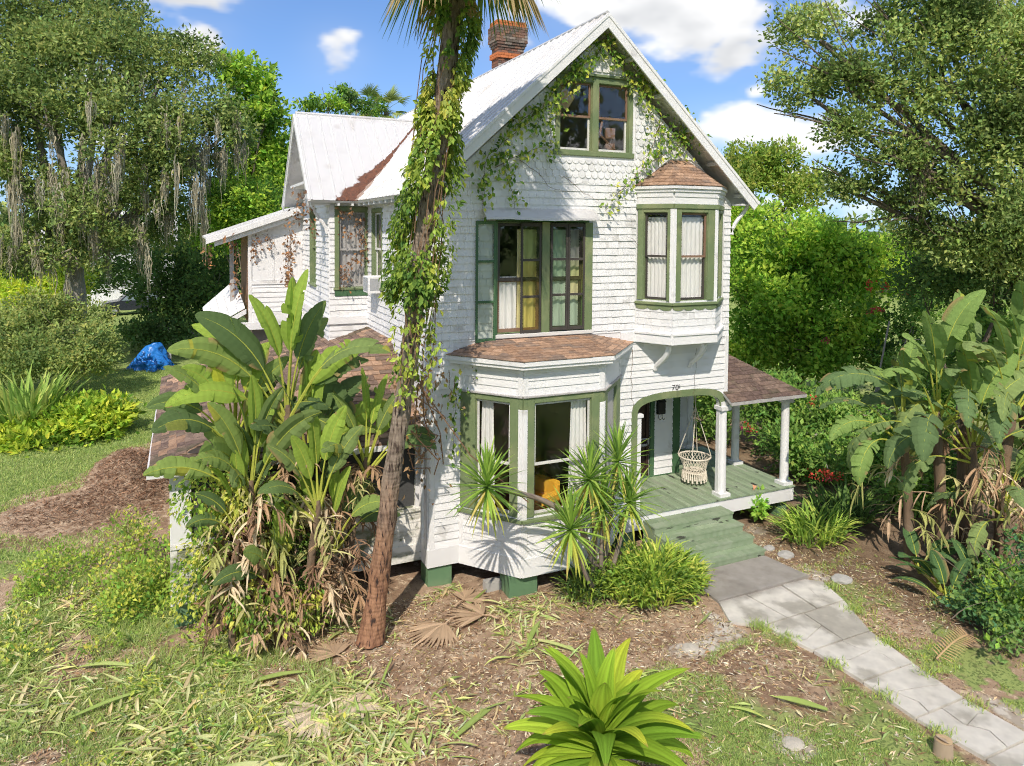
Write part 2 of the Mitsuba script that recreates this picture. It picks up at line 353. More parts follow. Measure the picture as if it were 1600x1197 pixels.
# cladding of the front wall
P = Pieces(H+'__front_wall', 'clapboard')
clad(FW, R(.115, .8, .66, 4.66), P, .8, 4.66, .153, wh)
clad(FW, R(4.43, .98, 7.385, 4.66).difference(ARCH_OUT), P, .98, 4.66, .153, wh); P.end()
P = Pieces(H+'__front_wall', 'shingle')
up = Polygon([(0, 4.68), (7.5, 4.68), (7.5, 7.85), (7.1, 8.22), (.4, 8.22), (0, 7.85)])
up = up.difference(R(WIN2[0]-.09, 4.6, WIN2[2]+.09, WIN2[3]+.1)).difference(R(4.80, 4.6, 7.30, 8.24)).difference(R(.5, 4.6, 4.5, 4.93))
clad(FW, up, P, 4.68, 8.22, .152, wh, width=.17, proud=.031, jit=.004); P.end()
P = Pieces(H+'__front_wall', 'scallop_shingle')
gp = Polygon([(.4, 8.2), (7.1, 8.2), (3.75, 11.30)]).difference(R(GW[0]-.1, GW[1]-.08, GW[2]+.1, GW[3]+.17)).difference(Polygon([(4.75, 8.15), (7.34, 8.15), (6.3, 8.83), (5.7, 8.83)]))
clad(FW, gp, P, 8.16, 11.2, .152, wh, width=.158, proud=.036, scale_cut=.075, jit=.003); P.end()
trim(FW, 0, .115, .8, 7.95, .03, H+'__corner_board', 'white_paint_2'); trim(FW, 7.385, 7.5, 3.02, 4.72, .03, H+'__corner_board', 'white_paint_0')
trim(LW, -.12, .0, .8, 4.7, .03, H+'__corner_board', 'white_paint_1')
trim(FW, -.03, .66, .43, .8, .035, H+'__skirt_board', 'white_paint_1'); trim(LW, -.44, .035, .43, .8, .034, H+'__skirt_board', 'white_paint_2')
trim(FW, 4.43, 4.90, 4.69, 4.93, .045, H+'__belt_board', 'white_paint_0')
P = Pieces(H+'__left_wall', 'clapboard')
clad(LW, R(-.44, .8, -.12, 4.66), P, .8, 4.66, .153, wh); P.end()
P = Pieces(H+'__left_wall', 'shingle')
clad(LW, R(-5.2, 4.4, 0, 7.88).difference(R(W3[0]-.1, W3[1]-.1, W3[2]+.1, W3[3]+.12)), P, 4.4, 7.86, .152, wh, width=.17, proud=.031, jit=.004); P.end()
window(LW, *[W3[i] for i in (0, 2, 1, 3)], casing=.1, smat='pale_sash')
# arch trim
put(H+'__arch_trim', MB().prism(FW, ARCH_OUT.difference(ARCH_IN).difference(R(7.2, 0, 8, 3.0)), -.13, .032), 'green_trim')
m = MB().fbox(FW, 4.93, 5.05, .8, 2.94, -.11, -.0, ch=.01); m.fbox(FW, 4.89, 5.09, 2.94, 3.02, -.14, .03, ch=.01)
put(H+'__pilaster', m, 'white_paint_2')
# house number, raised figures on the arch
tx = meshkit.text_mesh('70', .115, .006); sm = meshkit.text_mesh('5', .07, .005)
fr = FW.shift(.033); m = MB(); m.add([fr(5.84+x, 3.51+y, z) for x, y, z in tx.vertices], tx.faces); m.add([fr(6.03+x, 3.55+y, z) for x, y, z in sm.vertices], sm.faces)
put(H+'__house_number', m, 'black_metal')

# ---------------------------------------------------------------- gable window
k = window(FW, 2.86, 3.64, 8.90, 10.36, ca=(.10, 0, .13), smat='bare_wood', lowmat='pale_sash', sill=False)
k = window(FW, 3.80, 4.58, 8.90, 10.36, ca=(0, .10, .13), smat='bare_wood', lowmat='pale_sash', sill=False)
trim(FW, 3.64, 3.80, 8.90, 10.49, .036, H+'__mullion', 'green_trim')
trim(FW, 2.72, 4.72, 10.49, 10.545, .085, H+'__window_head', 'green_trim'); trim(FW, 2.70, 4.72, 8.79, 8.90, .045, H+'__window_sill', 'green_trim')
m = MB().fbox(FW, 2.92, 3.42, 0, .38, -.0, .008); v, f, _ = m.get(); c = v.mean(0)
rot = trimesh.transformations.rotation_matrix(math.radians(34), (0, 1, 0))[:3, :3]
lab(put('cardboard_sheet', MB().add((v-c)@rot.T+arr(3.02, .19, 10.05), f), 'tan_board'), 'torn tan cardboard sheet hanging tilted behind the upper left pane of the attic window', 'cardboard')
lab(put('loose_board', MB().tube([(3.86, .28, 9.45), (4.5, .34, 8.95)], .022, 4), 'bare_wood'), 'thin wooden board leaning diagonally behind the attic window', 'board')
lab(put('loose_board', MB().box((4.28, .45, 8.9), (4.52, .5, 9.5)), 'bare_wood'), 'wide brown plank upright behind the lower right attic pane', 'board')
lab(put('loose_board', MB().tube([(4.02, .42, 8.9), (4.16, .42, 9.62)], .03, 4), 'bare_wood'), 'narrow upright stick behind the lower right attic pane', 'board')

# ---------------------------------------------------------------- bays
def bay(name, plan, fn):
    for i in range(3):
        a, b = arr(*plan[i], 0), arr(*plan[i+1], 0)
        fn(i, Frame(a, b-a), np.linalg.norm(b-a))
b1 = H+'__lower_bay'
PB = Pieces(b1, 'clapboard')
def lower(i, fr, L):
    o = [(.36, L-.27), (.24, L-.27), (.30, L-.40)][i]     # window opening
    z0, z1 = 1.60, 3.83
    opening_wall('wall', fr, R(0, .45, L, 4.66).difference(R(o[0], z0, o[1], z1)), 'white_paint_0', parent=b1)
    trim(fr, .0, L, .42, .80, .045, b1+'__skirt_board', wh())
    trim(fr, .0, .10, .80, 1.5, .034, b1+'__corner_board', 'white_paint_2'); trim(fr, L-.10, L, .80, 1.5, .034, b1+'__corner_board', 'white_paint_2')
    clad(fr, R(.10, .8, L-.10, 1.50), PB, .8, 1.5, .14, wh, proud=.03)
    trim(fr, -.02, L+.02, 1.50, 1.56, .085, b1+'__sill', 'green_trim')
    cl, cr = o[0]-(.02 if i == 0 else .085), L-o[1]-(.085 if i < 2 else .02)
    window(fr, o[0], o[1], z0, z1, ca=(cl, cr, .12), smat='pale_sash', sill=False, split=.45)
    if i == 2:
        put(b1+'__weathered_panel', MB().fbox(fr, o[0]+.02, o[1]-.02, z0+.02, z1-.02, -.045, -.03), 'grey_wood')
    for a, b in (((0, .085),) if i else ())+(((L-.085, L),) if i < 2 else ()):
        trim(fr, a, b, 1.56, 3.72, .042, b1+'__corner_post', 'white_paint_2'); trim(fr, a, b, 3.72, 3.95, .036, b1+'__post_head', 'green_trim')
    trim(fr, -.01, L+.01, 3.95, 3.985, .075, b1+'__drip_cap', 'grey_wood')
    trim(fr, 0, .1, 3.985, 4.56, .034, b1+'__frieze_post', 'white_paint_0'); trim(fr, L-.1, L, 3.985, 4.56, .034, b1+'__frieze_post', 'white_paint_0')
    clad(fr, R(.1, 3.985, L-.1, 4.42), PB, 3.985, 4.42, .145, wh, proud=.03)
    trim(fr, .1, L-.1, 4.42, 4.56, .03, b1+'__frieze_board', wh())
bay('lower_bay', BAY1, lower); PB.end()
def offset_plan(plan, d):
    """the bay's plan pushed out by d"""
    pg = Polygon([(plan[0][0], 3)]+plan+[(plan[-1][0], 3)]).buffer(d, join_style=2, mitre_limit=5)
    out = []
    for i in range(3):
        a, b = arr(*plan[i]), arr(*plan[i+1]); u = unit(b-a); n = arr(u[1], -u[0]); out.append((a+n*d, u))
    q = []
    (p, u) = out[0]; q.append(p+u*((0-p[1])/u[1]))
    for (p, u), (p2, u2) in zip(out, out[1:]):
        t = np.linalg.solve(np.stack([u, -u2], 1), p2-p); q.append(p+u*t[0])
    (p, u) = out[2]; q.append(p+u*((0-p[1])/u[1]))
    return [tuple(x) for x in q]
def hip_roof(key, plan, zlow, zhigh, top, eave, mats, e=.14, w=.27, fascia=.09, under=None):
    """three shingled facets from the eave plan up to a line on the wall"""
    ev = [arr(x, y, zlow) for x, y in eave]; tl, tr = arr(top[0], 0.0, zhigh), arr(top[1], 0.0, zhigh)
    fac = [(ev[0], ev[1], tl, None), (ev[1], ev[2], tr, tl), (ev[2], ev[3], None, tr)]
    m = MB(); pc = Pieces(f'{H}__{key}', 'shingle')
    for a, b, c, d in fac:
        pts = [p for p in (a, b, c, d) if p is not None]
        m.add(pts, [(0, 1, 2)]+([(0, 2, 3)] if len(pts) == 4 else []))
        u = unit(b-a); q = (c if c is not None else d)-a; v = unit(q-u*np.dot(q, u)); fr = Frame(a, u, v)
        pl = Polygon([((p-a)@u, (p-a)@v) for p in pts])
        clad(fr, pl.buffer(.012, join_style=2), pc, -.012, pl.bounds[3], e, mats, width=w, proud=.014, jit=.008, gap=.006)
    pc.end(); put(f'{H}__{key}__deck', m, 'grey_wood')
    for (p, q) in zip(eave, eave[1:]):
        a, b = arr(*p, 0), arr(*q, 0); fr = Frame(a, b-a); L = np.linalg.norm(b-a)
        put(f'{H}__{key}__fascia', MB().fbox(fr, .003, L-.003, zlow-fascia, zlow-.012, -.03, -.004, ch=.005).fbox(fr, .01, L-.01, zlow-fascia-.07, zlow-fascia+.001, -.12, -.04, ch=.004), wh())
    n = len(eave); so = MB(); so.add([(x, y, zlow-fascia+.004) for x, y in eave], [(0, 2, 1), (0, 3, 2)]); put(f'{H}__{key}__soffit', so, 'white_paint_1')
def sh(): return f'shingle_{rng.integers(4)}'
def osh(): return f'old_shingle_{rng.integers(3)}'
hip_roof('lower_bay_roof', BAY1, 4.70, 4.93, (1.17, 3.60), offset_plan(BAY1, .26), sh, fascia=.10)
b2 = H+'__upper_bay'
PS = Pieces(b2, 'shingle')
def upper(i, fr, L):
    o = [(.16, L-.13), (.20, L-.24), (.30, L-.2)][i]; z0, z1 = 5.66, 7.60
    opening_wall('wall', fr, R(0, 4.72, L, 8.12).difference(R(o[0], z0, o[1], z1)), 'white_paint_0', parent=b2)
    trim(fr, -.02, L+.02, 4.70, 4.90, .07, b2+'__skirt_board', 'white_paint_2'); trim(fr, -.02, L+.02, 4.90, 4.95, .10, b2+'__skirt_cap', 'white_paint_0')
    clad(fr, R(0, 4.95, L, 5.56), PS, 4.95, 5.56, .152, wh, width=.17, proud=.02, jit=.003)
    # scalloped apron under the sill
    n = max(3, int(L/.24)); w = L/n; p = [(0, 5.57)]
    for j in range(n):
        for t in np.linspace(0, math.pi, 7): p.append((j*w+w*(1-math.cos(t))/2, 5.50-.055*math.sin(t)))
    p.append((L, 5.57)); put(b2+'__apron', MB().prism(fr, Polygon(p), 0, .035), 'green_trim')
    trim(fr, -.02, L+.02, 5.565, 5.62, .075, b2+'__sill', 'green_trim')
    window(fr, o[0], o[1], z0, z1, ca=(o[0]-(.06 if i else .02), L-o[1]-(.06 if i < 2 else .02), .10), smat='bare_wood' if i == 1 else 'dark_sash', lowmat='dark_sash', sill=False)
    for a, b in (((0, .06),) if i else ())+(((L-.06, L),) if i < 2 else ()): trim(fr, a, b, 5.62, 7.68, .04, b2+'__corner_post', 'white_paint_2')
    trim(fr, -.01, L+.01, 7.68, 7.78, .06, b2+'__head', 'green_trim')
    trim(fr, 0, L, 7.78, 7.93, .03, b2+'__frieze', wh()); trim(fr, 0, L, 7.93, 8.10, .05, b2+'__frieze', wh())
bay('upper_bay', BAY2, upper); PS.end()
hip_roof('upper_bay_roof', BAY2, 8.19, 8.80, (5.74, 6.22), offset_plan(BAY2, .12), sh, e=.13, w=.26, fascia=.08)
so = MB(); so.add([(*p, 4.705) for p in BAY2], [(0, 2, 1), (0, 3, 2)]); put(b2+'__soffit', so, 'white_paint_1')
for x in (5.35, 6.33):
    t = np.linspace(0, 1, 9); pts = [(x, -.06-.50*math.sin(a*math.pi/2)**1.6, 4.03+.62*(1-math.cos(a*math.pi/2)*.35)*a**.75) for a in t]
    put(H+'__bracket', MB().tube(pts, [.05+.02*a for a in t], 6), 'white_paint_2')

B('dull_yellow', wood_fn((.64, .57, .27), (.58, .54, .30)), .9); B('dull_green', wood_fn((.58, .65, .57), (.52, .58, .50)), .9)
# ---------------------------------------------------------------- second-floor casements, shutters and awning
frs = FW
trim(FW, WIN2[0], WIN2[2], 7.36, 7.44, .03, H+'__window_head', 'green_dark'); trim(FW, 1.38, 3.69, 4.955, 5.03, .06, H+'__window_sill', 'pale_sash')
trim(FW, 2.46, 2.64, 5.03, 7.36, .036, H+'__mullion', 'green_trim'); trim(FW, 3.50, 3.69, 5.03, 7.36, .036, H+'__window_jamb', 'green_trim'); trim(FW, 1.40, 1.44, 5.03, 7.36, .036, H+'__window_jamb', 'green_dark')
window(FW, 1.45, 2.45, 5.05, 7.34, ca=(0, 0, 0), smat='dark_sash', lowmat='bare_wood', sill=False, split=.48, sash=.06)
window(FW, 2.66, 3.48, 5.05, 7.34, ca=(0, 0, 0), smat='dark_sash', lowmat='dark_sash', sill=False, split=.48, sash=.06)
def leaf(O, U, w, z0, z1, panes, mat, key='shutter'):
    k = num(f'{H}__{key}'); fr = Frame(O, U); m = MB(); s = .045
    m.fbox(fr, 0, s, z0, z1, 0, .032, ch=.004); m.fbox(fr, w-s, w, z0, z1, 0, .032, ch=.004)
    zs = np.linspace(z0, z1, len(panes)+1)
    for j, z in enumerate(zs):
        h = .05 if 0 < j < len(panes) else .07
        a = z if j == 0 else z-h if j == len(panes) else z-h/2
        m.fbox(fr, s, w-s, a, a+h, .001, .031, ch=.004)
    put(k+'__frame', m, mat)
    for j, g in enumerate(panes):
        put(k+'__pane', MB().add([fr(s, zs[j]+.03, .016), fr(w-s, zs[j]+.03, .016), fr(w-s, zs[j+1]-.03, .016), fr(s, zs[j+1]-.03, .016)], [(0, 1, 2), (0, 2, 3)]), g)
    return k
lab(leaf((.955, -.045, 0), (1, 0.02, 0), .44, 4.90, 7.37, ['glass_clear']*3, 'green_dark'), 'green three-pane shutter folded open against the wall')
leaf((1.965, -.02, 0), (1, .0, 0), .47, 5.03, 7.33, ['glass_yellow', 'glass_yellow', 'glass_green'], 'dark_sash')
leaf((2.66, -.02, 0), (1, 0, 0), .41, 5.06, 7.33, ['glass_green']*3, 'dark_sash'); leaf((3.08, -.02, 0), (1, 0, 0), .41, 5.06, 7.33, ['glass_green', 'glass_yellow', 'glass_smoke'], 'dark_sash')
curtain(FW, 1.95, 2.44, 5.1, 7.2, -.135, 'yellowish curtain hanging behind the second casement from the left', 3, mat='dull_yellow')
curtain(FW, 2.68, 3.46, 5.08, 7.2, -.15, 'greenish curtain far inside the right pair of casements', 5, mat='dull_green')
curtain(FW, 1.47, 1.93, 5.08, 6.22, -.118, 'white half curtain behind the open left casement on the second floor', 3)
curtain(FW, 2.68, 3.46, 5.08, 6.15, -.118, 'white half curtain behind the closed right casements on the second floor', 4)
t = np.linspace(0, 1, 25); v, f = [], []
for i, a in enumerate(t):
    x = 1.10+(3.68-1.10)*a; w = .004*math.sin(a*40)+.012*math.sin(a*9)
    v += [(x+.1*(1-a)*0, -.03, 7.64+w*.3), (x-.05*(1-a), -.22, 7.55+w*.7), (x-.04+.02*a, -.36+w*.4, 7.435+w*.8), (x-.04+.02*a, -.365+w*.4, 7.39+w)]
for i in range(24):
    for j in range(3): a = i*4+j; f += [(a, a+1, a+5), (a, a+5, a+4)]
put(H+'__awning', MB().add(v, f), 'metal_roof', smooth=40)
lab(H+'__awning', 'bent white sheet-metal awning over the second-floor casements')
put(H+'__awning_brace', MB().box((1.12, -.30, 7.41), (1.15, -.02, 7.44)).box((3.58, -.30, 7.41), (3.61, -.02, 7.44)), 'grey_wood')

# ---------------------------------------------------------------- roofs
def roof_plane(key, O, U, V, poly, pitch=.61, mats=None, t=.05):
    """ribbed metal sheets laid up a slope, clipped to a polygon of the slope"""
    fr = Frame(O, U, V); x0, _, x1, _ = poly.bounds; x = x0
    put(f'{H}__{key}__deck', MB().prism(fr.shift(-.06), poly, -.02, .05, back=True), 'white_paint_1')
    while x < x1-1e-3:
        m = MB()
        for pg in polys(R(x, -1, min(x+pitch, x1), 20).intersection(poly)): m.prism(fr, pg, -.005, .006)
        for rx in (x+.03, x+pitch*.5):
            for pg in polys(R(rx, -1, rx+.001, 20).intersection(poly)):
                _, a, _, b = pg.bounds
                m.add([fr(u, v, d) for v in (a, b) for u, d in ((rx-.022, .006), (rx-.008, .032), (rx+.008, .032), (rx+.022, .006))], [(0, 1, 5), (0, 5, 4), (1, 2, 6), (1, 6, 5), (2, 3, 7), (2, 7, 6)])
        if m.v: put(f'{H}__{key}__sheet', m, 'metal_roof')
        x += pitch
sl = (11.75-7.88)/4.2; n_ = math.hypot(1, sl)
V1 = arr(1, 0, sl)/n_; L1 = 4.2*n_
roof_plane('main_roof', (-.45, 15.6, 7.88), (0, -1, 0), V1, R(0, 0, 16.02, L1))
V2 = arr(-1, 0, sl)/n_
roof_plane('main_roof', (7.95, -.42, 7.88), (0, 1, 0), V2, R(0, 0, 16.02, L1))
put(H+'__main_roof__ridge_cap', MB().tube([(3.75, -.42, 11.755), (3.75, 15.6, 11.755)], .05, 8), 'metal_roof')
ws = (10.38-7.88)/2.65; wn = math.hypot(1, ws); Lw = 2.65*wn
xv = lambda t: -.45+(7.88+ws*t-7.88)/sl                       # valley: x where the main roof is as high
wp = Polygon([(0, 0), (1.52+xv(0)+.02, 0), (1.52+xv(2.65)+.03, Lw), (0, Lw)])
roof_plane('wing_roof', (-1.52, 4.8, 7.885), (1, 0, 0), arr(0, 1, ws)/wn, wp)
roof_plane('wing_roof', (3.8, 10.1, 7.885), (-1, 0, 0), arr(0, -1, ws)/wn, R(1.49, 0, 5.32, Lw))
put(H+'__wing_roof__ridge_cap', MB().tube([(-1.52, 7.45, 10.39), (2.4, 7.45, 10.39)], .05, 8), 'metal_roof')
# rake boards, soffit lookouts, brackets
def rake(key, O, U, L, mat, h=.2, t=.035, dz=.0):
    fr = Frame(O, U, np.cross(np.cross(unit(U), (0, 0, 1)), unit(U))); put(key, MB().fbox(fr, 0, L, -h+dz, dz-.03, -.004, t, ch=.006).fbox(fr, 0, L, dz-.03, dz+.035, -.004, t+.02, ch=.005), mat)
rake(H+'__rake_board', (-.45, -.43, 7.84), (1, 0, sl), L1, 'white_paint_0'); rake(H+'__rake_board', (3.75, -.43, 11.71), (1, 0, -sl), L1, 'white_paint_2')
rake(H+'__rake_board', (-1.53, 7.45, 10.34), (0, -1, -ws), Lw, 'white_paint_1'); rake(H+'__rake_board', (-1.53, 10.1, 7.84), (0, -1, ws), Lw, 'white_paint_1')
for i in range(6):
    for s in (-1, 1):
        a = .35+i*.78; x = 3.75+s*(4.2-a); z = 7.88+sl*a-.155
        put(H+'__lookout', MB().box((x-.05, -.40, z-.06), (x+.05, -.02, z+.02)), 'white_paint_1')
for s, x in ((1, 7.5), (-1, 0.0)):
    q = np.linspace(0, 1, 8); pts = [(x+s*.01+s*.36*math.sin(a*math.pi/2)**2.2, -.06-.12*a, 7.12+.72*a**.8) for a in q]
    put(H+'__eave_bracket', MB().tube(pts, .045, 6), 'white_paint_2')
    put(H+'__eave_return', MB().box((min(x, x+s*.42), -.36, 7.80), (max(x, x+s*.42), -.04, 7.84)), 'white_paint_1')
q = np.linspace(0, 1, 8); put(H+'__eave_bracket', MB().tube([(-1.04-.36*math.sin(a*math.pi/2)**1.5, 5.25, 7.05+.72*a**.8) for a in q], .045, 6), 'white_paint_2')
put(H+'__eave_return', MB().box((-1.46, 4.95, 7.78), (-1.03, 5.5, 7.84)), 'white_paint_1'); put(H+'__collar_beam', MB().box((-1.5, 6.2, 9.1), (-1.02, 6.3, 9.2)).box((-1.5, 6.15, 8.35), (-1.02, 8.7, 8.42)), 'white_paint_1')
for i in range(9): put(H+'__rafter_tail', MB().box((-.40, .3+i*.52, 7.76), (-.03, .37+i*.52, 7.84)), 'white_paint_1')
for i in range(3): put(H+'__rafter_tail', MB().box((-.85+i*.35, 4.86, 7.76), (-.79+i*.35, 5.16, 7.84)), 'white_paint_1')

# ---------------------------------------------------------------- wing and rear room
NW = (-2.86, 5.6, -1.98, 7.66)
opening_wall('wing_front_wall', WF, R(0, 4.25, 1, 7.86).difference(R(.25, 5.66, .93, 7.62)), 'white_paint_1')
opening_wall('wing_left_wall', WL, Polygon([(-4.7, 4.25), (-.12, 4.25), (-.12, 7.88), (-2.25, 9.95), (-4.7, 7.6)]).difference(R(*NW)), 'white_paint_1')
m = MB().box((-.9, 9.7, 4.2), (0.1, 9.8, 9)); put(H+'__wing_back_wall', m, 'interior'); put(H+'__wing_floor', MB().box((-.88, 5.33, 4.3), (-.01, 9.7, 4.4)), 'interior')
P = Pieces(H+'__wing_front_wall', 'shingle')
clad(WF, R(0, 4.92, 1, 7.8).difference(R(.13, 5.45, 1.0, 7.8)), P, 4.92, 7.8, .152, wh, width=.2, proud=.034, jit=.005); clad(WF, R(0, 4.25, 1, 4.72), P, 4.25, 4.72, .152, wh, width=None, proud=.034); P.end()
P = Pieces(H+'__wing_left_wall', 'shingle')
clad(WL, Polygon([(-4.4, 4.25), (0, 4.25), (0, 7.8), (-2.25, 9.9), (-4.4, 7.8)]).difference(R(NW[0]-.1, NW[1]-.14, NW[2]+.1, 7.82)), P, 4.25, 9.9, .152, wh, width=.22, proud=.034, jit=.005); P.end()
trim(WF, -.05, 1, 4.72, 4.92, .07, H+'__belt_board', 'white_paint_0'); trim(WL, -4.4, .05, 4.72, 4.92, .07, H+'__belt_board', 'white_paint_1')
window(WF, .25, .93, 5.66, 7.62, ca=(.12, .06, .14), smat='grey_wood'); window(WL, NW[0], NW[2], NW[1], NW[3], smat='green_trim')
trim(WF, .14, .99, 5.44, 5.598, .05, H+'__window_apron', 'green_dark')
curtain(WF, .27, .92, 5.68, 7.6, -.15, 'dingy white curtain inside the wing window covered by dead vines', 5, mat='grey_wood')
opening_wall('rear_room_wall', RF, Polygon([(0, 4.2), (1.62, 4.2), (1.62, 7.66), (0, 7.08)]), 'white_paint_1', t=.1)
P = Pieces(H+'__rear_room_wall', 'clapboard')
clad(RF, R(.1, 4.62, 1.62, 5.46), P, 4.62, 5.46, .15, wh); P.end()
trim(RF, 0, .1, 4.2, 7.0, .04, H+'__corner_board', 'white_paint_0'); trim(RF, .1, 1.62, 5.46, 5.56, .06, H+'__rear_room_sill', 'white_paint_2'); trim(RF, .1, 1.62, 4.2, 4.6, .04, H+'__rear_room_skirt', 'white_paint_0')
for a, b in ((.12, .70), (.76, 1.60)): trim(RF, a, b, 5.57, 6.92, .02, H+'__boarded_panel', 'white_paint_0')
trim(RF, .70, .76, 5.57, 6.95, .035, H+'__boarded_panel_batten', 'white_paint_1')
m = MB(); m.prism(Frame((-3.80, 9.2, 6.84), (1, 0, (7.82-6.84)/2.75)), R(0, 0, 2.93, .05), -4.6, 0, back=True); put(H+'__rear_roof', m, 'metal_roof')
fr = Frame((-3.80, 9.2, 6.84), (1, 0, (7.82-6.84)/2.75)); put(H+'__rear_fascia', MB().fbox(fr, 0, 2.9, -.15, .03, 0, .04, ch=.006).fbox(fr, .25, 2.9, -.30, -.13, -.14, -.1, ch=.006), 'white_paint_0')
put(H+'__rear_room_side', MB().box((-2.62, 9.72, 4.3), (-2.56, 12.6, 7.0)), 'bare_wood')
put(H+'__rear_post', MB().box((-3.1, 10.2, 4.6), (-2.98, 10.32, 6.75)), 'grey_wood')
LA, LB, LC, LD = arr(-2.90, 11.2, 5.52), arr(-3.86, 11.2, 4.66), arr(-3.83, 9.5, 4.17), arr(-2.72, 9.5, 4.79)
for i in range(5):
    u0, u1 = i/5+.004, (i+1)/5-.004; P0, P1, P2, P3 = LB+(LA-LB)*u0, LB+(LA-LB)*u1, LC+(LD-LC)*u1, LC+(LD-LC)*u0; dz = arr(0, 0, -.03)
    put(H+'__lean_to_roof__board', MB().add([P3, P2, P1, P0, P3+dz, P2+dz, P1+dz, P0+dz], [(0, 1, 2), (0, 2, 3), (4, 6, 5), (4, 7, 6), (0, 4, 5), (0, 5, 1), (1, 5, 6), (1, 6, 2), (2, 6, 7), (2, 7, 3), (3, 7, 4), (3, 4, 0)]), wh())
put(H+'__lean_to_beam', MB().prism(Frame((-3.78, 9.44, 3.98), (1, 0, .57)), R(0, 0, 1.25, .14), -.06, 0, back=True), 'white_paint_1')
put(H+'__lean_to_post', MB().box((-3.16, 9.32, 2.2), (-3.0, 9.48, 4.36)), 'white_paint_0'); put(H+'__lean_to_header', MB().box((-3.0, 9.34, 4.12), (-2.2, 9.44, 4.34)), 'white_paint_0')
put(H+'__lean_to_wall', MB().box((-2.98, 9.9, 2.4), (-1.0, 10.0, 4.2)), 'interior')

# ---------------------------------------------------------------- side room with the low shingled roof
op = [(.35, 1.55, 1.5, 2.86), (1.62, 1.55, 3.0, 2.86), (3.12, 1.55, 4.5, 2.86)]
wall = R(0, .45, 4.65, 3.0)
for o in op: wall = wall.difference(R(*o))
opening_wall('side_room_wall', SF, wall, 'mossy_white', t=.1)
P = Pieces(H+'__side_room_wall', 'clapboard'); clad(SF, R(.12, .78, 4.62, 1.46), P, .78, 1.46, .15, lambda: 'mossy_white', proud=.02); P.end()
trim(SF, 0, 4.65, .43, .78, .04, H+'__side_room_skirt', 'mossy_white'); trim(SF, 0, 4.65, 1.46, 1.54, .07, H+'__side_room_sill', 'mossy_white'); trim(SF, 0, .12, .78, 1.46, .035, H+'__corner_board', 'mossy_white'); trim(SF, 0, .35, 1.54, 2.86, .03, H+'__corner_board', 'white_paint_0')
trim(SF, 0, 4.65, 2.86, 2.97, .05, H+'__side_room_frieze', 'white_paint_1')
for a in (1.50, 3.0): trim(SF, a, a+.12, 1.54, 2.86, .03, H+'__side_room_post', 'mossy_white')
trim(SF, 4.5, 4.61, 1.54, 2.86, .03, H+'__side_room_post', 'white_paint_1')
scene['screen'] = {'type': 'principled', 'base_color': {'type': 'rgb', 'value': [.06, .062, .062]}, 'roughness': .8}
for i, o in enumerate(op):
    put(H+'__insect_screen', MB().fbox(SF, o[0], o[2], o[1], o[3], -.05, -.045), 'screen_mat')
opening_wall('side_room_left_wall', Frame((-4.65, .56, 0), (0, -1, 0)), R(-6.3, .45, 0, 3.0), 'mossy_white', t=.1)
put(H+'__side_room_floor', MB().box((-4.55, .55, .44), (-.13, 6.8, .56)), 'interior')
E_, T_ = arr(-4.97, .08, 3.0), 4.62
hx, hy = 0.0, 2.86
tA, tB = arr(hx, hy, T_), arr(hx, 8.6, T_)
pc = Pieces(H+'__side_roof', 'shingle'); m = MB()
for pts, mats in (([E_, arr(0, .08, 3.0), tA], lambda: sh() if rng.random() < .75 else osh()), ([arr(-4.97, 8.6, 3.0), E_, tA, tB], lambda: osh() if rng.random() < .7 else sh())):
    a, b = pts[0], pts[1]; u = unit(b-a); q = pts[2]-a; v = unit(q-u*(q@u)); fr = Frame(a, u, v)
    pl = Polygon([((p-a)@u, (p-a)@v) for p in pts])
    hole = Polygon([(7.93, 4.33), (8.2, 4.28), (8.33, 4.55), (8.12, 4.75), (7.9, 4.6)]) if len(pts) == 4 else None
    if hole is None: pl2 = pl
    else:
        c = arr(-.62, 5.40, 4.42)-a; hole = affinity.translate(affinity.scale(hole, 1.3, 1.2), c@u-8.1, c@v-4.5); pl2 = pl.difference(hole)
    m.prism(fr, pl2, -.08, -.002, back=True)
    clad(fr, pl2, pc, 0, pl.bounds[3], .155, mats, width=.3, proud=.02, jit=.016, gap=.008)
pc.end(); put(H+'__side_roof__deck', m, 'bare_wood')
put(H+'__side_roof__fascia', MB().box((-4.98, .07, 2.88), (0, .1, 2.985)).box((-5.0, .07, 2.88), (-4.97, 6.3, 2.985)), 'white_paint_0')
put(H+'__downspout', MB().tube([(-.09, .12, 1.0), (-.09, .12, 4.3)], .04, 8), 'white_paint_1')

# ---------------------------------------------------------------- porch
pf = MB
for i in range(49):
    x = 4.46+i*.1045; y1 = 1.80 if x < 7.4 else 3.4
    put(H+'__porch_floor__plank', MB().box((x, -.20, .765+rng.uniform(-.002, .002)), (x+.1005, y1, .80+rng.uniform(-.0015, .0015))), ('deck_green', 'deck_green_1', 'deck_green_2')[i*7 % 3])
put(H+'__porch_floor__fascia', MB().box((4.46, -.165, .43), (9.56, -.13, .764)), 'white_paint_0'); put(H+'__porch_floor__side_fascia', MB().box((9.53, -.129, .43), (9.56, 3.4, .764)), 'white_paint_1')
put(H+'__porch_floor__joist', MB().box((4.5, .3, .62), (9.5, .4, .76)).box((4.5, 1.6, .62), (9.5, 1.7, .76)).box((7.5, 3.3, .62), (9.5, 3.4, .76)), 'dark_wood')
PORCH = [(7.40, .02), (9.42, .03), (9.38, 1.78)]
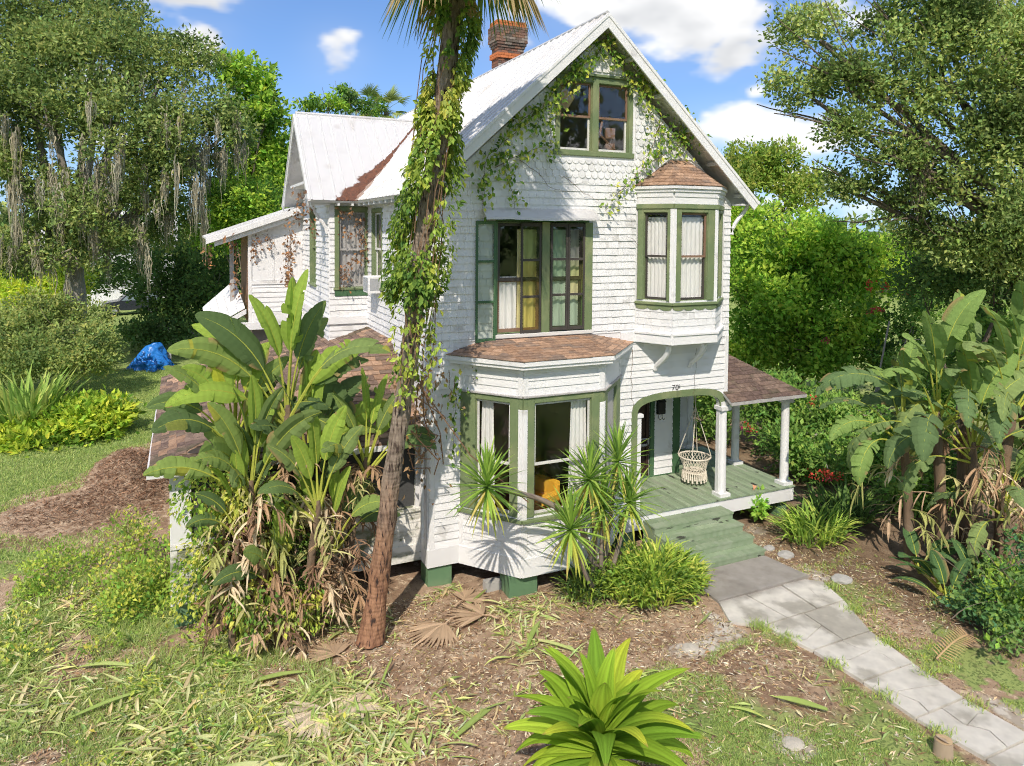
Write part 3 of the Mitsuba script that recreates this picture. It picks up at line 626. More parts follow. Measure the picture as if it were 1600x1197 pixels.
for x, y in PORCH:
    k = num(H+'__porch_post'); z = np.array([.88, .90, 1.0, 2.85, 2.87, 2.90])
    put(k+'__shaft', MB().tube([(x, y, a) for a in z], [.118, .112, .108, .098, .11, .11], 18), 'white_paint_2', smooth=40)
    put(k+'__base', MB().box((x-.155, y-.155, .80), (x+.155, y+.155, .88)), 'white_paint_0'); put(k+'__capital', MB().box((x-.145, y-.145, 2.90), (x+.145, y+.145, 2.99)), 'white_paint_0')
put(H+'__porch_beam', MB().box((7.30, -.06, 2.99), (9.56, .10, 3.1)).box((9.32, .10, 2.99), (9.50, 3.4, 3.1)), 'white_paint_1')
put(H+'__porch_ceiling', MB().box((4.6, .13, 3.68), (7.38, 1.81, 3.72)), 'green_dark')
pc = Pieces(H+'__porch_roof', 'shingle'); m = MB(); E0, E1 = arr(7.36, -.33, 3.14), arr(9.75, -.33, 3.14); top = arr(7.5, 1.92, 3.14+.644*2.25); bk = arr(9.75, 3.6, 3.14); tb = arr(7.5, 3.6, top[2])
for pts in ([E0, E1, top+arr(0, 0, 0), arr(7.50, -.05, 3.32)+arr(0, 0, 0)], [E1, bk, tb, top]):
    a, b = pts[0], pts[1]; u = unit(b-a); q = pts[2]-a; v = unit(q-u*(q@u)); fr = Frame(a, u, v); pl = Polygon([((p-a)@u, (p-a)@v) for p in pts])
    if pts[0] is E0: pl = Polygon([(0, 0), (2.39, 0), (.14, 2.25*math.hypot(1, .644)), (.14, .36), (0, .36)])
    m.prism(fr, pl, -.07, -.002, back=True); clad(fr, pl, pc, 0, pl.bounds[3], .14, osh, width=.28, proud=.016, jit=.012, gap=.007)
pc.end(); put(H+'__porch_roof__deck', m, 'grey_wood'); put(H+'__porch_roof__fascia', MB().box((7.36, -.335, 3.06), (9.76, -.315, 3.135)).box((9.74, -.31, 3.06), (9.76, 3.5, 3.135)), 'grey_wood')
# recessed entry
EF = Frame((4.5, 1.82, 0), (1, 0, 0)); DF = Frame((7.45, 3.42, 0), (1, 0, 0))
opening_wall('entry_wall', EF, R(0, .62, 3.0, 3.7).difference(R(1.28, .8, 2.06, 2.95)), 'white_paint_1')
P = Pieces(H+'__entry_wall', 'clapboard'); clad(EF, R(2.19, .82, 2.77, 3.66), P, .82, 3.66, .19, wh, proud=.042); clad(EF, R(.1, .82, 1.15, 3.66), P, .82, 3.66, .19, wh, proud=.042); P.end()
trim(EF, 2.06, 2.19, .8, 3.68, .04, H+'__door_jamb', 'green_dark'); trim(EF, 1.15, 1.28, .8, 3.68, .04, H+'__door_jamb', 'green_dark'); trim(EF, 1.28, 2.06, 2.95, 3.08, .038, H+'__door_head', 'green_dark'); trim(EF, 2.77, 3.0, .8, 3.68, .04, H+'__entry_corner_board', 'green_dark')
trim(EF, 1.28, 2.06, 3.08, 3.68, .02, H+'__transom_panel', 'dark_wood'); trim(EF, 1.15, 3.0, .80, .83, .05, H+'__entry_baseboard', 'green_dark')
k = H+'__door'; put(k+'__leaf', MB().fbox(EF, 1.29, 2.05, .81, 2.94, -.09, -.045), 'dark_wood')
m = MB(); 
for a, b, c, d in ((1.29, 1.38, .82, 2.94), (1.96, 2.05, .82, 2.94), (1.38, 1.96, .82, .98), (1.38, 1.96, 2.84, 2.94), (1.38, 1.96, 1.72, 1.78)): m.fbox(EF, a, b, c, d, -.03, -.005, ch=.003)
put(k+'__screen_frame', m, 'dark_wood'); put(k+'__push_bar', MB().fbox(EF, 1.36, 1.98, 1.80, 1.83, 0, .02).fbox(EF, 1.36, 1.98, 1.62, 1.68, 0, .02), 'grey_metal'); put(k+'__handle', MB().fbox(EF, 1.99, 2.03, 1.66, 1.82, -.004, .04, ch=.008), 'grey_metal')
opening_wall('deep_wall', DF, R(0, .62, 1.75, 4.2), 'white_paint_1')
P = Pieces(H+'__deep_wall', 'clapboard'); clad(DF, R(.0, .82, 1.68, 4.1), P, .82, 4.1, .19, wh, proud=.042); P.end(); trim(DF, 1.55, 1.75, .8, 4.1, .06, H+'__deep_wall_post', 'white_paint_2'); trim(DF, 1.5, 1.80, .8, .9, .09, H+'__deep_wall_post_base', 'white_paint_2')
put(H+'__entry_side_wall', MB().box((4.46, .13, .62), (4.499, 1.81, 3.7)), 'white_paint_1')
# steps
ys = [-.17, -.60, -.93, -1.26, -1.60]
for i in range(4):
    z = .64-.16*i; 
    ym = (ys[i+1]-.02+(ys[i] if i else -.166))/2+.006*(i-1)
    put(H+'__steps__tread', MB().box((5.00+.03*i, ys[i+1]-.02, z-.04), (7.24+.012*i, ym-.004, z)), 'deck_green'); put(H+'__steps__tread', MB().box((5.01+.03*i, ym+.004, z-.04), (7.23+.012*i, (ys[i] if i else -.166)-.001, z-.002)), ('deck_green_1', 'deck_green_2')[i % 2])
    put(H+'__steps__riser', MB().box((5.02+.03*i, ys[i+1], max(z-.16, -.02)), (7.22+.012*i, ys[i+1]+.025, z-.041)), 'deck_green')
for x in (5.02, 7.16):
    m = MB().prism(Frame((x, 0, 0), (0, -1, 0)), Polygon([(.17, -.02), (.17, .595), (.58, .595), (.58, .435), (.91, .435), (.91, .275), (1.24, .275), (1.24, .115), (1.57, .115), (1.57, -.02)]), -.03, 0, back=True); put(H+'__steps__stringer', m, 'deck_green')
# foundation piers
for x0, y0, x1, y1 in ((.0, .03, .5, .5), (1.32, -1.0, 1.93, -.55), (2.95, -1.0, 3.5, -.6), (-4.6, .5, -4.2, .9), (-2.4, .5, -2.0, .9), (.0, 3, .4, 3.4), (4.4, .1, 4.8, .5), (7.1, .1, 7.45, .5), (9.2, .0, 9.5, .3), (9.2, 3, 9.5, 3.3), (4.47, -.12, 4.8, .02)):
    put(H+'__pier', MB().box((x0, y0, -.1), (x1, y1, .415)), 'green_pier')
put(H+'__underfloor', MB().box((.02, .05, .418), (7.45, 15.4, .436)).add([(*p, .44) for p in BAY1], [(0, 2, 1), (0, 3, 2)]), 'dark_wood')
lab(H, 'white two-and-a-half-storey wooden house with green trim and a white metal roof', 'house')
# inside the lower bay and upper bay
B1 = [Frame(arr(*BAY1[i], 0), arr(*BAY1[i+1], 0)-arr(*BAY1[i], 0)) for i in range(3)]; B2 = [Frame(arr(*BAY2[i], 0), arr(*BAY2[i+1], 0)-arr(*BAY2[i], 0)) for i in range(3)]
put(H+'__lower_bay__floor', MB().add([(*p, .6) for p in BAY1], [(0, 1, 2), (0, 2, 3)]), 'interior_floor'); put(H+'__upper_bay__floor', MB().add([(*p, 4.95) for p in BAY2], [(0, 1, 2), (0, 2, 3)]), 'interior_floor')
curtain(B1[0], .40, .66, 1.0, 3.8, -.2, 'pale curtain drawn to the left side of the angled lower bay window', 3, .12)
curtain(B1[1], 1.16, 1.50, 1.0, 3.8, -.2, 'pale curtain drawn to the right side of the wide lower bay window', 4, .14)
curtain(B2[0], .17, .71, 5.66, 7.5, -.17, 'white curtain covering the left window of the upper bay', 6, hem=.02); curtain(B2[1], .21, .92, 5.66, 7.5, -.17, 'white curtain covering the middle window of the upper bay', 6, hem=.02)
curtain(LW, -4.58, -3.75, 5.8, 7.5, -.2, 'dark curtain inside the narrow window above the air conditioner', 4, mat='interior')
OAK_LEFT = [(-13.74,28.51,15.95,3.31,3.31), (-11.19,28.48,16.85,2.79,2.48), (-8.20,28.24,17.47,2.23,1.91), (-7.73,25.72,15.10,3.01,2.11), (-5.14,24.50,14.52,2.56,2.11), (-10.30,25.71,13.09,3.21,2.34), (-7.13,24.20,11.96,3.21,2.34), (-3.93,23.85,12.28,2.26,1.96), (-2.66,24.34,11.51,1.55,1.39), (-10.87,25.82,9.59,2.34,2.04), (-8.49,24.69,8.74,2.34,1.61), (-6.00,24.70,9.86,2.41,1.81), (-10.32,28.22,19.95,3.72,2.17), (-6.47,27.41,16.53,1.91,1.43), (-13.50,28.22,11.74,2.71,2.71), (-3.65,24.74,10.42,1.70,1.24), (-5.10,26.40,7.95,1.91,1.43), (-10.27,26.53,6.96,1.81,1.20), (-11.16,25.81,6.23,1.75,1.17), (-9.07,25.06,6.10,1.62,1.03), (-7.09,24.63,6.85,1.49,0.89)]
TREE_BRIGHT = [(-1.18,30.45,15.88,1.52,1.02), (-0.04,29.86,14.26,1.16,1.27), (-0.96,31.34,13.31,1.86,1.67), (0.21,30.74,11.84,1.30,1.86), (-1.49,31.47,10.64,1.86,1.49), (-0.15,30.79,9.24,1.86,1.49), (-2.01,31.62,8.48,1.49,1.49), (-0.84,31.03,7.37,2.23,1.49)]
SHRUB_LIME = [(-1.19,24.64,8.78,1.75,0.89), (-2.21,25.08,8.14,1.27,1.12), (-0.18,24.15,8.00,1.27,0.96), (-2.78,25.84,7.02,1.29,1.29)]
UNDER_DARK = [(-7.05,39.29,5.26,1.87,1.66), (-4.97,37.20,4.51,2.44,2.04), (-3.15,35.25,4.18,1.99,2.39), (-5.84,35.34,3.06,1.56,1.56), (-3.90,34.42,2.30,2.34,1.75), (-2.52,32.75,3.94,1.90,2.28), (-7.29,40.57,6.91,1.70,1.27), (-10.15,39.57,4.26,1.63,1.42), (-5.29,32.80,1.21,1.86,0.82), (-6.42,32.22,1.16,1.45,0.73), (-8.85,43.35,3.71,1.55,0.88), (-3.64,29.83,0.98,1.06,0.88)]
BUSH_LIME = [(-11.62,32.56,4.68,1.90,1.17), (-12.21,31.68,3.73,2.02,1.35), (-10.37,31.98,4.52,1.55,1.17), (-10.99,31.12,3.75,1.68,0.84), (-9.77,30.56,3.59,1.01,0.94)]
BUSH_BIG = [(-10.66,23.24,3.14,1.92,1.51), (-9.04,22.49,3.16,1.65,1.37), (-7.87,21.37,2.29,1.13,1.03), (-9.62,21.61,1.96,2.12,1.06), (-8.06,20.88,1.70,1.33,0.93), (-7.38,21.11,1.56,0.59,0.92), (-10.59,22.04,1.68,1.59,1.19)]
GROUNDCOVER = [(-9.37,14.80,0.03,1.27,0.51), (-7.76,15.19,0.52,1.22,0.53), (-7.16,14.92,0.68,1.00,0.44), (-8.60,14.45,-0.07,1.49,0.51), (-7.32,14.53,0.26,0.98,0.44)]
FAR_TREE = [(3.46,30.47,14.64,1.14,0.53), (2.59,30.86,14.44,0.76,0.46), (4.70,31.03,15.21,0.86,0.47), (5.23,30.76,14.51,1.36,0.70)]
THICKET_A = [(18.67,11.19,10.20,1.56,1.13), (19.82,10.65,10.07,1.42,1.02), (17.19,10.71,8.87,1.23,1.37), (20.97,10.09,9.37,0.85,0.85), (17.10,11.81,8.07,1.42,1.70), (18.11,11.26,6.09,1.42,1.70), (19.30,9.73,8.89,1.10,0.82)]
THICKET_B = [(15.65,8.04,7.23,1.49,1.24), (16.56,6.52,7.24,1.43,1.19), (15.89,6.74,5.33,1.91,1.55), (17.85,5.88,6.30,1.67,1.43), (14.80,7.20,4.36,1.19,1.43), (16.60,5.28,4.49,1.61,1.38), (18.83,5.42,5.83,1.31,1.31), (17.42,4.86,3.58,1.38,1.38), (15.87,6.64,2.70,1.43,1.19), (19.92,4.94,6.32,1.19,1.19), (15.26,8.00,2.27,0.99,1.49), (16.37,5.30,2.65,1.15,1.15)]
THICKET_C = [(12.66,4.20,1.41,1.25,1.25), (13.38,2.77,1.47,1.19,1.19), (14.65,2.20,1.68,1.19,1.10), (11.36,1.79,0.70,0.92,0.83), (12.20,0.97,0.75,0.99,0.81), (13.36,0.66,0.88,0.91,0.82), (17.98,3.47,2.84,1.33,1.33), (18.60,3.25,4.18,1.11,1.11), (16.35,0.89,2.21,1.17,1.56), (17.95,0.20,3.39,1.56,1.75), (14.43,0.08,1.28,1.09,1.09), (12.20,5.50,1.15,0.87,1.30), (11.74,6.26,1.02,0.88,1.33), (13.57,-1.65,0.69,0.99,0.82), (12.56,-0.96,0.60,0.83,0.67)]
OAK_RIGHT = [(9.77,-0.06,12.16,0.88,0.72), (9.40,0.05,10.89,0.67,0.64), (10.48,-0.44,10.90,0.96,0.80), (10.90,-0.69,9.63,0.96,0.72), (11.50,-0.90,11.22,1.04,0.96), (11.95,-0.49,12.64,0.98,0.65), (12.66,-1.40,12.03,1.12,0.88), (12.95,-2.64,11.77,1.20,1.05), (12.50,-1.39,10.44,1.12,0.96), (13.30,-2.32,10.05,1.24,1.08), (11.91,-1.18,9.08,0.88,0.64), (13.07,-1.73,8.69,1.27,0.88), (13.33,-2.96,8.32,1.05,1.05), (13.89,-3.15,9.98,1.05,1.20), (12.35,-0.89,7.74,0.90,0.65), (13.39,-1.39,7.26,1.15,0.82), (14.21,-2.33,6.95,1.12,0.96), (10.72,-0.11,8.38,0.65,0.46), (11.47,-0.45,8.47,0.65,0.49), (14.04,-3.14,11.78,1.05,1.20), (13.11,-1.53,13.62,1.91,0.96), (14.55,-3.53,8.18,1.05,1.65)]
SHADE_RIGHT = [(14.98,-0.51,6.20,1.06,0.88), (14.93,-1.60,5.93,1.01,0.84), (15.70,-1.92,6.61,0.84,1.01), (15.10,0.52,5.78,0.93,0.74)]
LOW_RIGHT = [(9.40,-5.46,0.62,0.53,0.47), (8.88,-6.10,0.68,0.56,0.56), (8.87,-5.45,0.37,0.47,0.35), (8.35,-6.31,0.51,0.43,0.27), (9.83,-5.64,0.98,0.47,0.59)]
VINE_LEFT = [[(1.06,-0.12,8.07),(1.10,-0.12,8.52),(1.30,-0.12,8.78),(1.87,-0.12,9.27),(2.45,-0.12,9.83),(3.04,-0.12,10.48),(3.58,-0.12,11.07),(3.91,-0.12,11.38)], [(1.31,-0.12,8.44),(1.59,-0.12,8.60),(1.87,-0.12,8.75),(2.31,-0.12,8.88),(2.61,-0.12,8.98)], [(1.42,-0.12,8.79),(1.56,-0.12,8.41),(1.71,-0.12,8.03),(1.81,-0.12,7.64)], [(1.87,-0.12,9.27),(1.72,-0.12,9.52),(1.66,-0.12,9.06)], [(2.52,-0.12,9.97),(2.57,-0.12,9.58),(2.61,-0.12,9.12),(2.55,-0.12,8.72)], [(2.33,-0.12,9.76),(2.30,-0.12,9.43),(2.19,-0.12,9.09)], [(3.04,-0.12,10.48),(3.35,-0.12,10.78),(3.28,-0.12,10.30),(3.17,-0.12,10.02)], [(3.91,-0.12,11.31),(3.74,-0.12,11.02),(3.43,-0.12,10.72),(3.20,-0.12,10.59)], [(2.71,-0.12,10.25),(2.75,-0.12,9.99),(2.78,-0.12,9.53)], [(1.87,-0.12,9.40),(2.04,-0.12,9.51),(2.33,-0.12,9.69)], [(1.17,-0.12,8.33),(1.09,-0.12,7.94),(1.12,-0.12,7.56)]]
VINE_RIGHT = [[(3.91,-0.12,11.34),(4.22,-0.12,11.01),(4.34,-0.12,10.67),(4.61,-0.12,10.45),(4.73,-0.12,10.27)], [(4.73,-0.12,10.29),(4.99,-0.12,9.89),(5.26,-0.12,9.63),(5.52,-0.12,9.22),(5.78,-0.12,9.45),(6.06,-0.12,9.10)], [(4.81,-0.12,10.79),(4.98,-0.12,10.46),(5.04,-0.12,10.25)], [(4.31,-0.12,10.53),(4.56,-0.12,10.42),(4.82,-0.12,10.37),(4.99,-0.12,10.20)], [(5.69,-0.12,9.95),(5.90,-0.12,9.67),(6.02,-0.12,9.39),(6.10,-0.12,8.96)], [(5.43,-0.12,9.64),(5.21,-0.12,9.27),(5.01,-0.12,8.84),(4.85,-0.12,8.54),(4.60,-0.12,8.32),(4.27,-0.12,8.03),(3.95,-0.12,7.61)], [(5.97,-0.12,9.32),(5.53,-0.12,8.93),(5.10,-0.12,8.70),(4.93,-0.12,8.55)], [(4.98,-0.12,10.62),(5.15,-0.12,10.54),(5.07,-0.12,10.18)], [(5.86,-0.12,9.96),(6.14,-0.12,9.76),(6.27,-0.12,9.38),(6.57,-0.12,9.31)], [(3.98,-0.12,11.18),(4.14,-0.12,10.86),(4.12,-0.12,10.62)], [(4.47,-0.12,10.89),(4.64,-0.12,10.70),(4.85,-0.12,10.56),(5.07,-0.12,10.46)]]
VINE_BARE = [[(1.08,-0.07,7.94),(1.07,-0.07,7.69),(1.17,-0.07,7.50),(1.22,-0.07,7.37)], [(1.90,-0.07,8.62),(2.34,-0.07,8.38),(2.64,-0.07,8.06),(3.10,-0.07,8.00)], [(2.94,-0.07,8.33),(3.42,-0.07,8.01),(3.82,-0.07,7.81)], [(6.45,-0.07,8.10),(6.50,-0.07,7.65),(6.55,-0.07,6.91),(6.49,-0.07,6.31)], [(5.05,-0.07,8.63),(4.55,-0.07,8.18),(4.06,-0.07,7.89)], [(5.08,-0.07,6.98),(4.83,-0.07,6.84),(4.54,-0.07,7.03)], [(4.75,-0.07,4.55),(4.71,-0.07,3.76),(4.77,-0.07,3.17)], [(6.48,-0.07,4.44),(6.51,-0.07,3.76),(6.46,-0.07,3.38)]]
VINE_BAY = [[(0.84,-0.25,4.43),(1.00,-0.25,4.38),(1.21,-0.25,4.34),(1.49,-0.25,4.29)], [(0.98,-0.25,4.36),(0.91,-0.25,4.24),(0.84,-0.25,4.14)], [(0.46,-0.25,4.27),(0.46,-0.25,3.89),(0.44,-0.25,3.51),(0.43,-0.25,3.13),(0.46,-0.25,2.61)], [(0.30,-0.25,4.41),(0.38,-0.25,4.02),(0.43,-0.25,3.64)]]
VINE_DEAD_WING = [[(-0.74,5.10,7.63),(-0.50,5.10,7.55),(-0.28,5.10,7.39)], [(-0.25,5.10,7.47),(-0.15,5.10,6.97),(-0.12,5.10,6.56),(-0.25,5.10,6.14)], [(-0.71,5.10,7.27),(-0.50,5.10,7.05)], [(-0.66,5.10,6.15),(-0.61,5.10,5.82),(-0.68,5.10,5.57)], [(-0.33,5.10,6.48),(-0.50,5.10,6.23),(-0.63,5.10,5.95)]]
VINE_DEAD_LEFT = [[(-1.63,5.00,8.01),(-1.55,5.00,7.61),(-1.47,5.00,7.29),(-1.43,5.00,6.97)], [(-1.78,5.00,8.08),(-1.83,5.00,7.60),(-1.89,5.00,7.29)], [(-1.98,5.00,7.13),(-1.95,5.00,6.65),(-2.05,5.00,6.18),(-2.02,5.00,5.70)], [(-3.41,5.00,6.97),(-3.31,5.00,6.89)]]
VINE_DEAD_REAR = [[(-2.45,9.45,6.81),(-2.49,9.45,6.33),(-2.38,9.45,6.14)], [(-2.34,9.45,6.87),(-2.23,9.45,6.62)], [(-1.52,9.45,6.91),(-1.45,9.45,6.42),(-1.49,9.45,5.83),(-1.43,9.45,5.34)], [(-1.30,9.45,6.87),(-1.22,9.45,6.62)], [(-2.19,9.45,7.01),(-2.01,9.45,6.87),(-2.05,9.45,6.62)]]
VINE_DEAD_POST = [[(-2.99,9.70,6.81),(-2.94,9.70,6.33),(-2.96,9.70,5.55),(-2.87,9.70,5.16)], [(-3.72,9.70,6.62),(-3.70,9.70,6.33),(-3.72,9.70,6.05)], [(-3.04,9.70,6.87),(-3.26,9.70,6.75)]]
PALM_TRUNK = [(-1.50,-1.40,0.05),(-1.33,-1.50,1.42),(-1.20,-1.65,2.91),(-1.07,-1.80,4.03),(-0.97,-1.95,5.03),(-0.89,-2.20,6.54),(-0.72,-2.50,8.30),(-0.57,-2.80,10.17),(-0.51,-2.90,10.74),(-0.44,-3.00,11.21)]
YUCCA_HEADS = [(0.30,-2.30,2.82), (2.50,-2.00,2.54), (1.89,-2.40,1.84), (3.33,-1.70,2.69), (3.47,-1.90,1.93), (2.93,-1.80,1.88)]
BOP_LEFT = [(-4.12,-0.50,3.98), (-2.76,-0.50,4.46), (-1.32,-0.30,3.22), (-2.30,-0.90,2.71), (-3.55,-0.90,3.32), (-2.34,-0.10,3.40), (-3.90,-1.00,2.54)]
BOP_RIGHT = [(10.31,-3.40,3.82), (10.90,-3.80,3.16), (12.01,-3.90,3.92), (9.76,-3.00,3.36), (11.53,-3.20,4.68), (11.41,-4.20,1.84), (12.88,-3.60,5.53)]
FAR_PALMS = [(6.65,34.00,14.93), (7.93,34.00,14.86)]
BOUG = [(15.38,2.58,5.48,0.18,0.12), (15.94,2.32,5.53,0.18,0.12), (16.58,2.02,5.29,0.16,0.12), (15.74,2.60,4.73,0.25,0.10), (14.85,3.62,3.65,0.13,0.13), (12.09,1.53,2.31,0.13,0.11), (10.56,-0.25,0.95,0.36,0.13), (12.71,0.89,1.84,0.09,0.09), (11.57,3.59,1.10,0.20,0.12)]
WHITE_HOUSE = [(-14.28,60.00,3.99), (-6.50,60.00,8.28), (-14.26,60.00,5.38)]
MISC = [(7.37,-0.20,2.02), (-0.61,-1.20,3.26)]
# ================================================================ plants
scene['screen_mat'] = scene.pop('screen')
VC = {'type': 'mesh_attribute', 'name': 'vertex_color'}
def LM(name, rough=.5, dt=.75): scene[name] = {'type': 'principledthin', 'base_color': VC, 'roughness': rough, 'diff_trans': dt, 'eta': 1.4}
LM('leaf', .55, .8); LM('glossy_leaf', .32, .6); LM('dry_leaf', .8, .5)
scene['bark'] = {'type': 'twosided', 'bsdf': {'type': 'principled', 'base_color': VC, 'roughness': .9, 'specular': .2}}
def jitter(c, n, a=.18, hue=.10):
    """n colours round c"""
    b = 1+rng.normal(0, a, (n, 1)); t = rng.normal(0, hue, (n, 1))
    return np.clip(np.asarray(c)*b*np.concatenate([1+t, 1+t*.2, 1-t*.6], 1), .004, .95)
def rand_dirs(n):
    d = rng.normal(size=(n, 3)); return d/np.linalg.norm(d, axis=1, keepdims=True)
def nrm(a): return a/(np.linalg.norm(a, axis=1, keepdims=True)+1e-9)
def leaf_quads(mb, P, D, N, L, W, col, fold=.25):
    """folded four-point leaves: base P, axis D, blade normal N"""
    n = len(P); L = np.broadcast_to(L, (n,))[:, None]; W = np.broadcast_to(W, (n,))[:, None]
    S_ = nrm(np.cross(D, N)); N = np.cross(S_, D)
    mid = P+D*L*.45
    v = np.stack([P, mid+S_*W*.5+N*W*fold, P+D*L, mid-S_*W*.5+N*W*fold], 1).reshape(-1, 3)
    k = np.arange(n)[:, None]*4
    mb.add(v, np.concatenate([k+[[0, 1, 2]], k+[[0, 2, 3]]]), np.repeat(col, 4, 0))
def crown(lobes, n, leaf, cols, asp=.55, up=.5, gap=.42, fr=2.2, clump=.35, per=14, zmin=.05, depth=1.0, seed=0, hollow=.35, hang=0.0):
    """foliage of leaf-sized faces, in twigs spread through the lobes"""
    mb = MB(); vol = np.array([l[3]**2*l[4] for l in lobes])**.75; cnt = (n*vol/vol.sum()/per).astype(int)+1
    for l, m in zip(lobes, cnt):
        c = arr(*l[:3]); r = arr(l[3], l[3]*depth, l[4])
        d = rand_dirs(int(m*2.2)); rad = hollow+(1-hollow)*rng.random(len(d))**.6
        wob = meshkit.noise(d*1.9+c*.7, seed+3)*.55+.72
        p = c+d*r*rad[:, None]*wob[:, None]
        keep = meshkit.fbm(p*fr/max(.6, r.mean()), 3, seed) > gap
        p, d = p[keep][:m], d[keep][:m]
        p2 = np.repeat(p, per, 0); d2 = np.repeat(d, per, 0); k = len(p2)
        q = p2+rng.normal(0, clump*.5, (k, 3))*[1, 1, .7]
        a = nrm(d2*.7+rng.normal(0, .6, (k, 3))+[0, 0, up*.35-hang]); nn = nrm(d2*.6+rng.normal(0, .45, (k, 3))+[0, 0, up])
        ci = (meshkit.fbm(p*.8+11, 2, seed+5)*len(cols)*1.25-.12*len(cols)+rng.normal(0, .35, len(p))).astype(int).clip(0, len(cols)-1)
        col = np.asarray(cols)[np.repeat(ci, per)]*(1+rng.normal(0, .16, (k, 1)))
        col = np.clip(col*np.concatenate([1+rng.normal(0, .1, (k, 1)), np.ones((k, 1)), 1+rng.normal(0, .1, (k, 1))], 1), .005, .9)
        ok = q[:, 2] > zmin
        s = leaf*rng.uniform(.65, 1.3, k)
        leaf_quads(mb, q[ok], a[ok], nn[ok], s[ok], s[ok]*asp, col[ok])
    return mb
def bark_tube(mb, pts, rad, sides, col, wob=.0, ccol=None):
    p = np.asarray(pts, float); k = 4
    t = np.linspace(0, len(p)-1, (len(p)-1)*k+1); i = np.minimum(t.astype(int), len(p)-2); f = (t-i)[:, None]
    q = p[i]*(1-f)+p[i+1]*f+rng.normal(0, wob, (len(t), 3)); r = np.interp(t, np.arange(len(p)), np.broadcast_to(rad, (len(p),)))
    for _ in range(2): q[1:-1] = (q[:-2]+2*q[1:-1]+q[2:])/4
    r = r*rng.uniform(.94, 1.06, len(r))
    n0 = sum(len(x) for x in mb.v); mb.tube(q, r, sides)
    n1 = sum(len(x) for x in mb.v)-n0
    mb.c.append(jitter(col, n1, .16, .05))
BARK, PALEBARK = (.16, .13, .10), (.30, .27, .23)
def tree(name, label, cat, lobes, n, leaf, cols, trunk=None, limbs=True, group=None, mat='leaf', bark=BARK, tr=.25, moss=0, ext=.35, clumps=0, **kw):
    k = num(name); lab(k, label, cat, group); full = lobes
    if clumps:
        full = []
        for l in lobes:
            for _ in range(clumps):
                q = rand_dirs(1)[0]*rng.uniform(.45, .85); s = rng.uniform(.34, .62); full.append((l[0]+q[0]*l[3], l[1]+q[1]*l[3], l[2]+q[2]*l[4], l[3]*s, l[4]*s))
    put(k+'__crown', crown(full, n, leaf, cols, **kw), mat)
    if trunk is not None:
        b = arr(*trunk); cs = np.array([l[:3] for l in lobes]); ctr = cs.mean(0); fork = b*.55+ctr*.45; fork[:2] = b[:2]*.8+ctr[:2]*.2
        m = MB(); bark_tube(m, [b, (b+fork)/2+rng.normal(0, .15, 3), fork], [tr*1.3, tr, tr*.8], 8, bark, .02); put(k+'__trunk', m, 'bark', smooth=True)
        for l in cs:
            m = MB(); mid = fork*.5+l*.5+rng.normal(0, .3, 3); mid[2] = max(mid[2], .3)
            bark_tube(m, [fork, mid, l, l+(l-mid)*ext+rng.normal(0, .2, 3)], [tr*.55, tr*.32, tr*.16, .02], 6, bark, .04)
            for _ in range(4):
                e = l+rand_dirs(1)[0]*1.1; s = mid*.4+l*.6
                bark_tube(m, [s, (s+e)/2+rng.normal(0, .12, 3), e], [tr*.13, tr*.08, .012], 4, bark, .03)
            put(k+'__limb', m, 'bark', smooth=True)
    if moss:
        m = MB(); mo = kw.get('mosspts')
    return k
def moss(key, spots, col=(.31, .29, .215)):
    """hanging strands of Spanish moss, one tuft per spot (x, y, z, length, width)"""
    for x, y, z, L, w in spots:
        m = MB(); hx = rng.uniform(0, 6.28)
        for _ in range(int(70*w/.5)+12):
            e = rng.normal(0, .55); px, py = x+e*w*math.cos(hx)*.6+rng.normal(0, .06), y+e*w*math.sin(hx)*.6+rng.normal(0, .06); l = L*math.exp(-e*e*1.6)*rng.uniform(.25, 1.0)+.15; n = 6
            t = np.linspace(0, 1, n); c = np.stack([px+np.cumsum(rng.normal(0, .05, n)), py+np.cumsum(rng.normal(0, .05, n)), z+rng.normal(0, .28)-l*t], 1)
            c[:, 0] = x+(c[:, 0]-x)*(1-.45*t); c[:, 1] = y+(c[:, 1]-y)*(1-.45*t)
            a = rng.uniform(0, np.pi); o = arr(math.cos(a), math.sin(a), 0)*(.026*rng.uniform(.4, 1.4)); tap = (1-t*.9)[:, None]
            v = np.concatenate([c-o*tap, c+o*tap]); i = np.arange(n-1)
            m.add(v, np.concatenate([np.stack([i, i+1, n+i], 1), np.stack([i+1, n+i+1, n+i], 1)]), jitter(col, 1, .22, .06))
        put(key+'__moss', m, 'dry_leaf')
